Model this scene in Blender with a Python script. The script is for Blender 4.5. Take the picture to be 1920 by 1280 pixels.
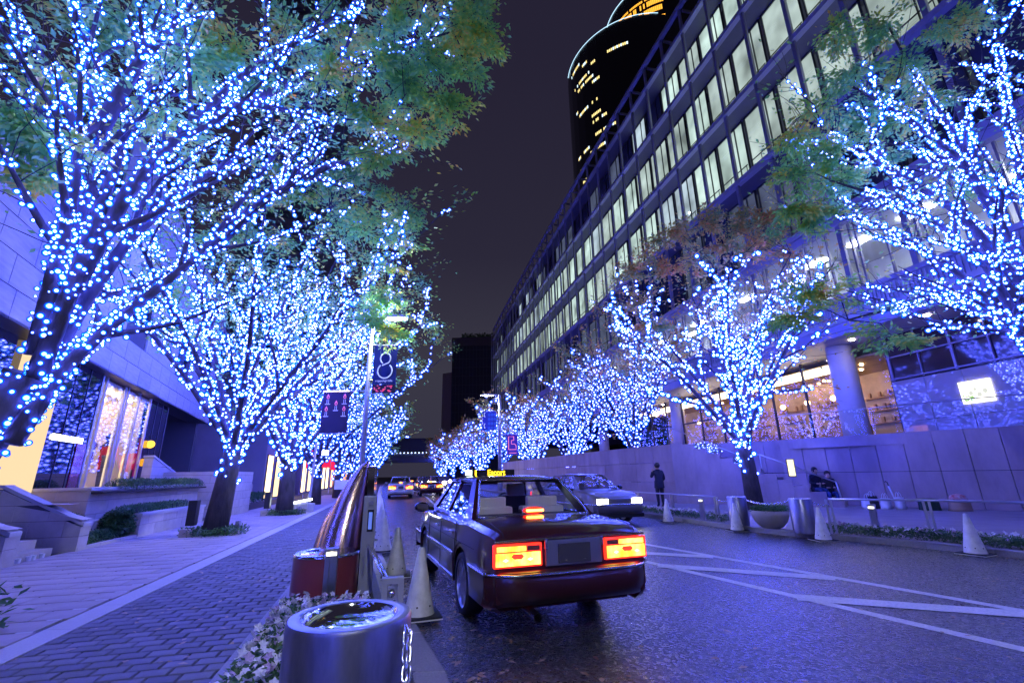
import bpy, bmesh, math, random
import numpy as np
from mathutils import Vector, Matrix, noise

for o in list(bpy.data.objects):
    bpy.data.objects.remove(o)
SC = bpy.context.scene
COL = SC.collection
R = math.radians
PI = math.pi

# ---------------------------------------------------------------- camera
def make_camera():
    th, ro = R(16.3), R(0.9)
    F = Vector((0, math.cos(th), math.sin(th)))
    R0 = Vector((1, 0, 0)); U0 = Vector((0, -math.sin(th), math.cos(th)))
    X = R0 * math.cos(ro) - U0 * math.sin(ro)
    Y = U0 * math.cos(ro) + R0 * math.sin(ro)
    m = Matrix((X, Y, -F)).transposed().to_4x4()
    m.translation = (0, 0, 1.45)
    cd = bpy.data.cameras.new('camera'); cam = bpy.data.objects.new('camera', cd)
    COL.objects.link(cam); cam.matrix_world = m
    cd.sensor_width = 36.0; cd.lens = 16.0; cd.clip_start = 0.05; cd.clip_end = 3000
    SC.camera = cam
make_camera()

# ---------------------------------------------------------------- night sky (no sun, no moon: the lamps light the street)
W = bpy.data.worlds.new('World'); SC.world = W; W.use_nodes = True
nt = W.node_tree; nt.nodes.clear()
wo = nt.nodes.new('ShaderNodeOutputWorld'); bg = nt.nodes.new('ShaderNodeBackground')
tc = nt.nodes.new('ShaderNodeTexCoord'); sx = nt.nodes.new('ShaderNodeSeparateXYZ'); cr = nt.nodes.new('ShaderNodeValToRGB')
nt.links.new(tc.outputs['Generated'], sx.inputs[0]); nt.links.new(sx.outputs[2], cr.inputs[0])
nt.links.new(cr.outputs[0], bg.inputs[0]); nt.links.new(bg.outputs[0], wo.inputs[0])
el = cr.color_ramp.elements
el[0].position = 0.0; el[0].color = (0.030, 0.028, 0.050, 1)
el[1].position = 0.75; el[1].color = (0.0165, 0.0140, 0.030, 1)
e = el.new(0.22); e.color = (0.036, 0.034, 0.052, 1)
e = el.new(0.45); e.color = (0.021, 0.0185, 0.036, 1)
bg.inputs[1].default_value = 0.66

vs = SC.view_settings
SC.display_settings.display_device = 'sRGB'
vs.view_transform = 'Standard'; vs.look = 'None'; vs.gamma = 1.0; vs.exposure = 0.8; vs.use_curve_mapping = False
cy = SC.cycles
cy.use_denoising = True
cy.max_bounces = 6; cy.diffuse_bounces = 2; cy.glossy_bounces = 3; cy.transmission_bounces = 4; cy.transparent_max_bounces = 12
cy.sample_clamp_indirect = 4.0; cy.sample_clamp_direct = 0.0
cy.caustics_reflective = False; cy.caustics_refractive = False
try: cy.use_light_tree = True
except Exception: pass

# ---------------------------------------------------------------- helpers
def mesh_from(name, v, f, mats, smooth=False, midx=None):
    me = bpy.data.meshes.new(name)
    me.from_pydata([tuple(p) for p in v], [], f)
    for m in (mats if isinstance(mats, (list, tuple)) else [mats]):
        me.materials.append(m)
    if midx is not None:
        me.polygons.foreach_set('material_index', midx)
    if smooth:
        me.polygons.foreach_set('use_smooth', [True] * len(me.polygons))
    me.update()
    return me

def mesh_np(name, V, Fq, mat, smooth=False):
    """fast mesh from numpy arrays: V (n,3), Fq (m,k)"""
    me = bpy.data.meshes.new(name)
    n, m, k = len(V), len(Fq), Fq.shape[1]
    me.vertices.add(n); me.vertices.foreach_set('co', np.ascontiguousarray(V, dtype=np.float32).ravel())
    me.loops.add(m * k); me.loops.foreach_set('vertex_index', np.ascontiguousarray(Fq, dtype=np.int32).ravel())
    me.polygons.add(m); me.polygons.foreach_set('loop_start', np.arange(0, m * k, k, dtype=np.int32))
    me.polygons.foreach_set('loop_total', np.full(m, k, dtype=np.int32))
    me.materials.append(mat)
    if smooth: me.polygons.foreach_set('use_smooth', np.ones(m, dtype=bool))
    me.update(calc_edges=True); me.validate()
    return me

def link(name, data, parent=None, loc=None, rz=None, scale=None):
    o = bpy.data.objects.new(name, data); COL.objects.link(o)
    if parent is not None:
        o.parent = parent; o.matrix_parent_inverse = pw(parent).inverted()
    if loc is not None: o.location = loc
    if rz is not None: o.rotation_euler = (0, 0, rz)
    if scale is not None: o.scale = scale
    return o

def pw(o):
    m = o.matrix_basis.copy()
    if o.parent is not None: m = pw(o.parent) @ o.matrix_parent_inverse @ m
    return m

def tag(o, label=None, cat=None, group=None, kind=None):
    if label: o['label'] = label
    if cat: o['category'] = cat
    if group: o['group'] = group
    if kind: o['kind'] = kind
    return o

def thing(name, label, cat, loc=(0, 0, 0), rz=0.0, group=None):
    o = bpy.data.objects.new(name, None); COL.objects.link(o)
    o.location = loc; o.rotation_euler = (0, 0, rz); o.empty_display_size = 0.2
    return tag(o, label, cat, group)

def kids(o): return [c for c in bpy.data.objects if c.parent is o]
KIDS = {}
def copy_tree(root, loc, rz=None, label=None, group=None):
    """copy of a thing with copies of its parts and sub-parts (mesh data shared)"""
    def ch(o):
        if o.name not in KIDS: KIDS[o.name] = kids(o)
        return KIDS[o.name]
    r = root.copy(); COL.objects.link(r); r.location = loc
    if rz is not None: r.rotation_euler = (0, 0, rz)
    if label: r['label'] = label
    if group: r['group'] = group
    for c in ch(root):
        c2 = c.copy(); COL.objects.link(c2); c2.parent = r
        for g in ch(c):
            g2 = g.copy(); COL.objects.link(g2); g2.parent = c2
    return r

class MB:
    def __init__(s): s.v = []; s.f = []
    def add(s, v, f):
        b = len(s.v); s.v += [tuple(p) for p in v]; s.f += [tuple(i + b for i in q) for q in f]; return s
    def box(s, c, size, rz=0.0):
        x, y, z = [k / 2 for k in size]; ca, sa = math.cos(rz), math.sin(rz)
        P = [(-x, -y, -z), (x, -y, -z), (x, y, -z), (-x, y, -z), (-x, -y, z), (x, -y, z), (x, y, z), (-x, y, z)]
        P = [(c[0] + p[0] * ca - p[1] * sa, c[1] + p[0] * sa + p[1] * ca, c[2] + p[2]) for p in P]
        return s.add(P, [(3, 2, 1, 0), (4, 5, 6, 7), (0, 1, 5, 4), (1, 2, 6, 5), (2, 3, 7, 6), (3, 0, 4, 7)])
    def prism(s, poly, z0, z1):
        n = len(poly)
        a = sum(poly[i][0] * poly[(i + 1) % n][1] - poly[(i + 1) % n][0] * poly[i][1] for i in range(n))
        if a < 0: poly = poly[::-1]
        v = [(p[0], p[1], z0) for p in poly] + [(p[0], p[1], z1) for p in poly]
        f = [tuple(range(n - 1, -1, -1)), tuple(range(n, 2 * n))] + [(i, (i + 1) % n, n + (i + 1) % n, n + i) for i in range(n)]
        return s.add(v, f)
    def hull(s, a, b):
        """closed solid between two equal-length 3D loops"""
        n = len(a)
        f = [tuple(range(n - 1, -1, -1)), tuple(range(n, 2 * n))] + [(i, (i + 1) % n, n + (i + 1) % n, n + i) for i in range(n)]
        return s.add(list(a) + list(b), f)
    def tube(s, pts, r, n=8, cap=True):
        pts = [Vector(p) for p in pts]; m = len(pts)
        rr = r if isinstance(r, (list, tuple)) else [r] * m
        v = []; ref = None
        for i, p in enumerate(pts):
            d = (pts[min(i + 1, m - 1)] - pts[max(i - 1, 0)])
            if d.length < 1e-9: d = Vector((0, 0, 1))
            d.normalize()
            if ref is None:
                ref = Vector((1, 0, 0)) if abs(d.x) < 0.8 else Vector((0, 1, 0))
            u = (ref - d * ref.dot(d))
            if u.length < 1e-6: u = d.orthogonal()
            u.normalize(); w = d.cross(u); ref = u
            for k in range(n):
                a = 2 * PI * k / n
                v.append(p + (u * math.cos(a) + w * math.sin(a)) * rr[i])
        f = [(i * n + k, i * n + (k + 1) % n, (i + 1) * n + (k + 1) % n, (i + 1) * n + k) for i in range(m - 1) for k in range(n)]
        if cap: f += [tuple(range(n - 1, -1, -1)), tuple(range((m - 1) * n, m * n))]
        return s.add(v, f)
    def lathe(s, prof, n=24, c=(0, 0, 0), capb=True, capt=True):
        v = []; m = len(prof)
        for (r, z) in prof:
            for k in range(n):
                a = 2 * PI * k / n; v.append((c[0] + r * math.cos(a), c[1] + r * math.sin(a), c[2] + z))
        f = [(i * n + k, i * n + (k + 1) % n, (i + 1) * n + (k + 1) % n, (i + 1) * n + k) for i in range(m - 1) for k in range(n)]
        if capb: f.append(tuple(range(n - 1, -1, -1)))
        if capt: f.append(tuple(range((m - 1) * n, m * n)))
        return s.add(v, f)
    def quad(s, a, b, c, d): return s.add([a, b, c, d], [(0, 1, 2, 3)])
    def grid(s, P):
        """P: rows of points -> quads"""
        r, c = len(P), len(P[0])
        return s.add([p for row in P for p in row], [(i * c + j, i * c + j + 1, (i + 1) * c + j + 1, (i + 1) * c + j) for i in range(r - 1) for j in range(c - 1)])
    def sphere(s, c, r, n=10, m=7, sc=(1, 1, 1)):
        prof = [(max(1e-4, math.sin(PI * i / m)) * r, -math.cos(PI * i / m) * r) for i in range(m + 1)]
        b = len(s.v); s.lathe(prof, n)
        for i in range(b, len(s.v)):
            p = s.v[i]; s.v[i] = (p[0] * sc[0] + c[0], p[1] * sc[1] + c[1], p[2] * sc[2] + c[2])
        return s
    def xf(s, M):
        s.v = [tuple(M @ Vector(p)) for p in s.v]; return s
    def mesh(s, name, m, smooth=False): return mesh_from(name, s.v, s.f, m, smooth)
    def build(s, name, m, parent=None, smooth=False, bevel=0.0, auto=None):
        me = s.mesh(name, m, smooth)
        if bevel > 0:
            bm = bmesh.new(); bm.from_mesh(me)
            bmesh.ops.remove_doubles(bm, verts=bm.verts, dist=1e-5)
            ed = [e for e in bm.edges if len(e.link_faces) == 2 and e.calc_face_angle(0) > 0.6]
            bmesh.ops.bevel(bm, geom=ed, offset=bevel, segments=2, affect='EDGES', profile=0.6)
            bm.to_mesh(me); bm.free()
        if auto is not None:
            me.polygons.foreach_set('use_smooth', [True] * len(me.polygons))
            try: me.set_sharp_from_angle(angle=R(auto))
            except Exception: pass
        return link(name, me, parent)

# ---------------------------------------------------------------- materials
def mat(name, col, rough=0.6, metal=0.0, var=0.0, vscale=3.0, bump=0.0, bscale=30.0, coat=0.0, emit=None, es=0.0, spec=0.5,
        objvar=0.0, islvar=0.0, col2=None, aniso=None, sampled=True, dirt=0.0, stretch=(1, 1, 1), croughn=0.05):
    m = bpy.data.materials.new(name); m.use_nodes = True
    t = m.node_tree; b = t.nodes['Principled BSDF']; L = t.links.new
    b.inputs['Roughness'].default_value = rough; b.inputs['Metallic'].default_value = metal
    b.inputs['Specular IOR Level'].default_value = spec
    if coat: b.inputs['Coat Weight'].default_value = coat; b.inputs['Coat Roughness'].default_value = croughn
    b.inputs['Base Color'].default_value = (*col, 1)
    tcn = t.nodes.new('ShaderNodeTexCoord'); mp = t.nodes.new('ShaderNodeMapping'); L(tcn.outputs['Object'], mp.inputs[0])
    mp.inputs['Scale'].default_value = stretch
    last = None
    if var > 0 or col2:
        nz = t.nodes.new('ShaderNodeTexNoise'); nz.inputs['Scale'].default_value = vscale; nz.inputs['Detail'].default_value = 6
        nz.inputs['Roughness'].default_value = 0.62
        L(mp.outputs[0], nz.inputs['Vector'])
        mx = t.nodes.new('ShaderNodeMix'); mx.data_type = 'RGBA'
        c2 = col2 if col2 else tuple(c * (1 - var) for c in col); c1 = col if col2 else tuple(min(1, c * (1 + var)) for c in col)
        mx.inputs[6].default_value = (*c1, 1); mx.inputs[7].default_value = (*c2, 1)
        rmp = t.nodes.new('ShaderNodeMapRange'); rmp.inputs[1].default_value = 0.32; rmp.inputs[2].default_value = 0.68
        L(nz.outputs[0], rmp.inputs[0]); L(rmp.outputs[0], mx.inputs[0]); last = mx.outputs[2]
    if objvar > 0:
        oi = t.nodes.new('ShaderNodeObjectInfo'); mr = t.nodes.new('ShaderNodeMapRange')
        mr.inputs[3].default_value = 1 - objvar; mr.inputs[4].default_value = 1 + objvar
        L(oi.outputs['Random'], mr.inputs[0])
        vm = t.nodes.new('ShaderNodeVectorMath'); vm.operation = 'SCALE'
        if last is not None: L(last, vm.inputs[0])
        else: vm.inputs[0].default_value = col
        L(mr.outputs[0], vm.inputs['Scale']); last = vm.outputs[0]
    if islvar > 0:
        gi = t.nodes.new('ShaderNodeNewGeometry'); mr = t.nodes.new('ShaderNodeMapRange'); mr.inputs[3].default_value = 1 - islvar; mr.inputs[4].default_value = 1 + islvar
        L(gi.outputs['Random Per Island'], mr.inputs[0]); vm = t.nodes.new('ShaderNodeVectorMath'); vm.operation = 'SCALE'
        if last is not None: L(last, vm.inputs[0])
        else: vm.inputs[0].default_value = col
        L(mr.outputs[0], vm.inputs['Scale']); last = vm.outputs[0]
    if last is not None: L(last, b.inputs['Base Color'])
    if bump > 0:
        bz = t.nodes.new('ShaderNodeTexNoise'); bz.inputs['Scale'].default_value = bscale; bz.inputs['Detail'].default_value = 4
        L(mp.outputs[0], bz.inputs['Vector'])
        bp = t.nodes.new('ShaderNodeBump'); bp.inputs['Strength'].default_value = bump; bp.inputs['Distance'].default_value = 0.02
        L(bz.outputs[0], bp.inputs['Height']); L(bp.outputs[0], b.inputs['Normal'])
        if dirt > 0:
            mr2 = t.nodes.new('ShaderNodeMapRange'); mr2.inputs[3].default_value = max(0.02, rough - dirt); mr2.inputs[4].default_value = rough + dirt
            L(bz.outputs[0], mr2.inputs[0]); L(mr2.outputs[0], b.inputs['Roughness'])
    if emit is not None:
        b.inputs['Emission Color'].default_value = (*emit, 1); b.inputs['Emission Strength'].default_value = es
        if not sampled: m.cycles.emission_sampling = 'NONE'
    return m

def emis(name, col, s, sampled=True, objvar=0.0):
    m = bpy.data.materials.new(name); m.use_nodes = True; t = m.node_tree; t.nodes.clear()
    o = t.nodes.new('ShaderNodeOutputMaterial'); e = t.nodes.new('ShaderNodeEmission')
    e.inputs[0].default_value = (*col, 1); e.inputs[1].default_value = s
    if objvar:
        oi = t.nodes.new('ShaderNodeObjectInfo'); mr = t.nodes.new('ShaderNodeMapRange')
        mr.inputs[3].default_value = s * (1 - objvar); mr.inputs[4].default_value = s * (1 + objvar)
        t.links.new(oi.outputs['Random'], mr.inputs[0]); t.links.new(mr.outputs[0], e.inputs[1])
    t.links.new(e.outputs[0], o.inputs[0])
    if not sampled: m.cycles.emission_sampling = 'NONE'
    return m

def glassmat(name, tint, refl=1.0, rough=0.02, fr=1.5, base=0.0):
    """thin glazing: tinted see-through plus a Fresnel reflection"""
    m = bpy.data.materials.new(name); m.use_nodes = True; t = m.node_tree; t.nodes.clear(); L = t.links.new
    o = t.nodes.new('ShaderNodeOutputMaterial'); tr = t.nodes.new('ShaderNodeBsdfTransparent'); tr.inputs[0].default_value = (*tint, 1)
    gl = t.nodes.new('ShaderNodeBsdfGlossy'); gl.inputs['Roughness'].default_value = rough; gl.inputs[0].default_value = (refl, refl, refl, 1)
    lw = t.nodes.new('ShaderNodeLayerWeight'); lw.inputs[0].default_value = .5; pw_ = t.nodes.new('ShaderNodeMath'); pw_.operation = 'POWER'; pw_.inputs[1].default_value = 4.0
    L(lw.outputs['Facing'], pw_.inputs[0]); f0 = 2 * ((fr - 1) / (fr + 1)) ** 2 + base
    ma = t.nodes.new('ShaderNodeMath'); ma.operation = 'MULTIPLY_ADD'; ma.inputs[1].default_value = 1 - f0; ma.inputs[2].default_value = f0; ma.use_clamp = True
    mx = t.nodes.new('ShaderNodeMixShader'); L(pw_.outputs[0], ma.inputs[0]); L(ma.outputs[0], mx.inputs[0]); L(tr.outputs[0], mx.inputs[1]); L(gl.outputs[0], mx.inputs[2]); L(mx.outputs[0], o.inputs[0])
    return m

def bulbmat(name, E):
    """blue LED bulb with its lens glow painted in: white-hot middle, deep blue rim"""
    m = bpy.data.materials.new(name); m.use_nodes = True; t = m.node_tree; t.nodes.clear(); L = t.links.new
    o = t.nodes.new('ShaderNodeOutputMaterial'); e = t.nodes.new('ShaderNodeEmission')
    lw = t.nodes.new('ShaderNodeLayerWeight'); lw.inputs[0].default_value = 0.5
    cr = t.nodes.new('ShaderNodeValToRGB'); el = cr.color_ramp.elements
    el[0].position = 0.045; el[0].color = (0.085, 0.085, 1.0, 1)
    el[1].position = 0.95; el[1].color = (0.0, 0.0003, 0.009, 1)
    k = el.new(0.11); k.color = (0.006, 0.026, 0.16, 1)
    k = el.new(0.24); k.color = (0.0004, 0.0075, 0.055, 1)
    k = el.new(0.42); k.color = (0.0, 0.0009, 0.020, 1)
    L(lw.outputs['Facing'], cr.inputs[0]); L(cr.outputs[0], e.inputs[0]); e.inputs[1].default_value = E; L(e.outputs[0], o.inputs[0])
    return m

def leafmat(name, greens, yel=0.2):
    m = bpy.data.materials.new(name); m.use_nodes = True; t = m.node_tree; t.nodes.clear(); L = t.links.new
    o = t.nodes.new('ShaderNodeOutputMaterial'); g = t.nodes.new('ShaderNodeNewGeometry')
    cr = t.nodes.new('ShaderNodeValToRGB'); cr.color_ramp.interpolation = 'LINEAR'; el = cr.color_ramp.elements
    el[0].position = 0; el[0].color = (*greens[0], 1); el[1].position = 1.0; el[1].color = (*greens[-1], 1)
    for i, c in enumerate(greens[1:-1]):
        k = el.new((i + 1) / (len(greens) - 1)); k.color = (*c, 1)
    nz = t.nodes.new('ShaderNodeTexNoise'); nz.inputs['Scale'].default_value = 0.9; tcn = t.nodes.new('ShaderNodeTexCoord'); L(tcn.outputs['Object'], nz.inputs['Vector'])
    ma = t.nodes.new('ShaderNodeMath'); ma.operation = 'MULTIPLY_ADD'; ma.inputs[1].default_value = 0.5
    mb = t.nodes.new('ShaderNodeMath'); mb.operation = 'MULTIPLY_ADD'; mb.inputs[1].default_value = 1.6; mb.inputs[2].default_value = -0.62 + yel
    L(nz.outputs[0], mb.inputs[0]); L(g.outputs['Random Per Island'], ma.inputs[0]); L(mb.outputs[0], ma.inputs[2]); L(ma.outputs[0], cr.inputs[0])
    d = t.nodes.new('ShaderNodeBsdfDiffuse'); tr = t.nodes.new('ShaderNodeBsdfTranslucent'); gl = t.nodes.new('ShaderNodeBsdfGlossy'); gl.inputs['Roughness'].default_value = 0.38
    gl.inputs[0].default_value = (0.5, 0.5, 0.5, 1)
    m1 = t.nodes.new('ShaderNodeAddShader'); m2 = t.nodes.new('ShaderNodeMixShader'); m2.inputs[0].default_value = 0.10
    L(cr.outputs[0], d.inputs[0]); L(cr.outputs[0], tr.inputs[0]); L(d.outputs[0], m1.inputs[0]); L(tr.outputs[0], m1.inputs[1])
    L(m1.outputs[0], m2.inputs[1]); L(gl.outputs[0], m2.inputs[2]); L(m2.outputs[0], o.inputs[0])
    return m

def asphaltmat():
    m = bpy.data.materials.new('asphalt'); m.use_nodes = True; t = m.node_tree; b = t.nodes['Principled BSDF']; L = t.links.new
    tcn = t.nodes.new('ShaderNodeTexCoord')
    v = t.nodes.new('ShaderNodeTexVoronoi'); v.inputs['Scale'].default_value = 44; L(tcn.outputs['Object'], v.inputs['Vector'])
    v2 = t.nodes.new('ShaderNodeTexNoise'); v2.inputs['Scale'].default_value = 26; v2.inputs['Detail'].default_value = 5; L(tcn.outputs['Object'], v2.inputs['Vector'])
    big = t.nodes.new('ShaderNodeTexNoise'); big.inputs['Scale'].default_value = 0.8; big.inputs['Detail'].default_value = 5; L(tcn.outputs['Object'], big.inputs['Vector'])
    cr = t.nodes.new('ShaderNodeValToRGB'); el = cr.color_ramp.elements
    el[0].position = .15; el[0].color = (.008, .008, .009, 1); el[1].position = .97; el[1].color = (.12, .115, .12, 1); k = el.new(.7); k.color = (.028, .027, .030, 1)
    sp = t.nodes.new('ShaderNodeSeparateColor'); L(v.outputs['Color'], sp.inputs[0])
    L(sp.outputs[0], cr.inputs[0])
    mx = t.nodes.new('ShaderNodeMix'); mx.data_type = 'RGBA'; mx.blend_type = 'MULTIPLY'; mx.inputs[0].default_value = 1.0
    mr = t.nodes.new('ShaderNodeMapRange'); mr.inputs[1].default_value = .3; mr.inputs[2].default_value = .7; mr.inputs[3].default_value = .7; mr.inputs[4].default_value = 1.35
    L(big.outputs[0], mr.inputs[0]); L(cr.outputs[0], mx.inputs[6]); L(mr.outputs[0], mx.inputs[7]); L(mx.outputs[2], b.inputs['Base Color'])
    rr = t.nodes.new('ShaderNodeMapRange'); rr.inputs[3].default_value = .18; rr.inputs[4].default_value = .52; L(sp.outputs[1], rr.inputs[0]); L(rr.outputs[0], b.inputs['Roughness'])
    ad = t.nodes.new('ShaderNodeMath'); ad.operation = 'ADD'; L(sp.outputs[2], ad.inputs[0]); L(v2.outputs[0], ad.inputs[1])
    bp = t.nodes.new('ShaderNodeBump'); bp.inputs['Strength'].default_value = .9; bp.inputs['Distance'].default_value = .018; L(ad.outputs[0], bp.inputs['Height']); L(bp.outputs[0], b.inputs['Normal'])
    b.inputs['Specular IOR Level'].default_value = .85
    return m

def lensmat(name, c1, c2, s1, s2):
    """lit tail lamp lens: moulded ribs over a bright reflector bowl"""
    m = bpy.data.materials.new(name); m.use_nodes = True; t = m.node_tree; t.nodes.clear(); L = t.links.new
    o = t.nodes.new('ShaderNodeOutputMaterial'); e = t.nodes.new('ShaderNodeEmission'); tcn = t.nodes.new('ShaderNodeTexCoord')
    w = t.nodes.new('ShaderNodeTexWave'); w.inputs['Scale'].default_value = 22; w.inputs['Distortion'].default_value = .6; w.bands_direction = 'Y'; L(tcn.outputs['Object'], w.inputs[0])
    n = t.nodes.new('ShaderNodeTexNoise'); n.inputs['Scale'].default_value = 9; n.inputs['Detail'].default_value = 2; L(tcn.outputs['Object'], n.inputs['Vector'])
    r = t.nodes.new('ShaderNodeMapRange'); r.inputs[1].default_value = .35; r.inputs[2].default_value = .66; L(n.outputs[0], r.inputs[0])
    ma = t.nodes.new('ShaderNodeMath'); ma.operation = 'MULTIPLY_ADD'; ma.inputs[1].default_value = .35; L(w.outputs[1], ma.inputs[0])
    mb = t.nodes.new('ShaderNodeMath'); mb.operation = 'MULTIPLY'; mb.inputs[1].default_value = .75; L(r.outputs[0], mb.inputs[0]); L(mb.outputs[0], ma.inputs[2])
    mx = t.nodes.new('ShaderNodeMix'); mx.data_type = 'RGBA'; mx.inputs[6].default_value = (*c1, 1); mx.inputs[7].default_value = (*c2, 1); L(ma.outputs[0], mx.inputs[0])
    ms = t.nodes.new('ShaderNodeMapRange'); ms.inputs[3].default_value = s1; ms.inputs[4].default_value = s2; L(ma.outputs[0], ms.inputs[0])
    L(mx.outputs[2], e.inputs[0]); L(ms.outputs[0], e.inputs[1]); L(e.outputs[0], o.inputs[0]); return m

M = {}
M['asphalt'] = asphaltmat()
M['paint'] = mat('road_paint', (0.80, 0.79, 0.80), 0.6, bump=0.5, bscale=80, col2=(0.55, 0.54, 0.56), vscale=34)
M['paver'] = mat('dark_paver', (0.13, 0.125, 0.15), 0.62, var=0.18, vscale=9, bump=0.35, bscale=120, objvar=0.26, islvar=.24)
M['slab'] = mat('pink_paving', (0.36, 0.30, 0.295), 0.55, var=0.14, vscale=2.2, bump=0.25, bscale=150, objvar=0.12, islvar=.10)
M['joint'] = mat('joint_mortar', (0.07, 0.065, 0.075), 0.85, var=0.3, bump=0.3)
M['band'] = mat('granite_band', (0.46, 0.44, 0.44), 0.5, var=0.1, vscale=60, bump=0.2, bscale=200, objvar=0.05)
M['kerb'] = mat('kerb_granite', (0.27, 0.26, 0.27), 0.6, var=0.15, vscale=50, bump=0.3, bscale=120, objvar=0.07)
M['stone'] = mat('beige_stone', (0.46, 0.41, 0.36), 0.62, var=0.10, vscale=4, bump=0.3, bscale=60, objvar=0.07)
M['stonej'] = mat('stone_joint', (0.10, 0.09, 0.09), 0.85)
M['clad'] = mat('facade_limestone', (0.47, 0.44, 0.43), 0.6, var=0.14, vscale=2.5, bump=0.25, bscale=40, objvar=0.05, stretch=(1, 1, 4))
M['granite'] = mat('pink_granite', (0.32, 0.25, 0.275), 0.45, var=0.24, vscale=1.0, stretch=(1, 1, .45), bump=0.1, bscale=220, objvar=0.06)
M['soil'] = mat('soil', (0.05, 0.038, 0.03), 0.95, var=0.4, vscale=14, bump=0.8, bscale=40)
M['bark'] = mat('bark', (0.065, 0.055, 0.060), 0.8, var=0.35, vscale=7, bump=0.8, bscale=26, stretch=(1, 1, 0.35))
M['steel'] = mat('brushed_steel', (0.56, 0.56, 0.58), 0.30, metal=1.0, var=0.08, vscale=4, bump=0.05, bscale=200, stretch=(1, 1, 0.05))
M['steel_d'] = mat('satin_steel', (0.45, 0.45, 0.48), 0.42, metal=1.0, var=0.12, vscale=3)
M['mirror'] = mat('mirror_steel', (0.75, 0.75, 0.77), 0.06, metal=1.0, var=0.05, vscale=5)
M['chrome'] = mat('chrome', (0.8, 0.8, 0.82), 0.22, metal=1.0)
M['copper'] = mat('copper_metal', (0.74, 0.50, 0.46), 0.24, metal=1.0, var=0.10, vscale=1.5, bump=0.08, bscale=5)
M['maroon'] = mat('maroon_enamel', (0.25, 0.05, 0.07), 0.28, coat=0.5, var=0.1)
M['grey_paint'] = mat('grey_paint', (0.34, 0.34, 0.38), 0.45, var=0.06)
M['pole'] = mat('pale_pole_paint', (0.50, 0.50, 0.55), 0.4, var=0.05)
M['dark'] = mat('dark_metal', (0.03, 0.03, 0.035), 0.4, metal=0.3)
M['rubber'] = mat('black_rubber', (0.018, 0.018, 0.02), 0.75, var=0.3, bump=0.2)
M['cone'] = mat('white_cone_plastic', (0.74, 0.73, 0.74), 0.42, var=0.16, vscale=9)
M['white'] = mat('white_paint', (0.74, 0.74, 0.74), 0.5)
M['black'] = mat('matt_black', (0.012, 0.012, 0.014), 0.8)
M['blackgloss'] = mat('black_glass', (0.008, 0.008, 0.012), 0.04, spec=0.9)
M['carpaint'] = mat('car_paint', (0.040, 0.0045, 0.009), 0.30, coat=1.0, croughn=0.03, var=0.1, vscale=2)
M['carwhite'] = mat('car_white', (0.55, 0.55, 0.58), 0.3, coat=0.8)
M['cargrey'] = mat('car_grey', (0.13, 0.12, 0.14), 0.35, coat=0.8)
M['carglass'] = glassmat('car_glass', (0.80, 0.82, 0.84), fr=1.32)
M['seat'] = mat('seat_fabric', (0.10, 0.10, 0.13), 0.85, var=0.2, bump=0.2)
M['lace'] = mat('white_seat_cover', (0.80, 0.82, 0.84), 0.8, bump=0.4, bscale=60)
M['amber'] = lensmat('lamp_amber', (1.0, 0.30, 0.01), (1.0, 0.66, 0.10), 1.5, 3.4)
M['ambercore'] = emis('lamp_amber_core', (1.0, 0.72, 0.16), 5.0)
M['redlamp'] = emis('lamp_red', (1.0, 0.02, 0.012), 2.4)
M['redlens'] = mat('red_lens', (0.30, 0.01, 0.01), 0.15, coat=1.0, emit=(1, 0.02, 0.008), es=2.2)
M['clearlens'] = mat('smoked_lens', (0.20, 0.06, 0.06), 0.12, coat=1.0)
M['headlamp'] = emis('lamp_white', (1.0, 0.96, 0.86), 14.0)
M['hedge'] = leafmat('hedge_leaf', [(0.018, 0.05, 0.02), (0.04, 0.10, 0.03), (0.09, 0.16, 0.04)], 0.0)
M['flowerleaf'] = leafmat('pansy_leaf', [(0.02, 0.06, 0.02), (0.05, 0.12, 0.035), (0.10, 0.17, 0.05)], 0.0)
M['petal'] = mat('white_petal', (0.72, 0.70, 0.74), 0.6, objvar=0.1)
M['petalp'] = mat('mauve_petal', (0.55, 0.42, 0.60), 0.6)
M['leaf'] = leafmat('zelkova_leaf', [(0.09, 0.28, 0.08), (0.14, 0.36, 0.09), (0.22, 0.42, 0.08), (0.44, 0.44, 0.06), (0.56, 0.33, 0.05)], 0.05)
M['leaf_dk'] = leafmat('zelkova_leaf_autumn', [(0.08, 0.22, 0.08), (0.17, 0.26, 0.08), (0.34, 0.28, 0.07), (0.45, 0.27, 0.06), (0.48, 0.19, 0.05)], 0.14)
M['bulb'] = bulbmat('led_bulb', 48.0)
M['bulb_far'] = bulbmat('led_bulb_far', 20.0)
M['wire'] = mat('led_wire', (0.02, 0.05, 0.03), 0.5)

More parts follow.
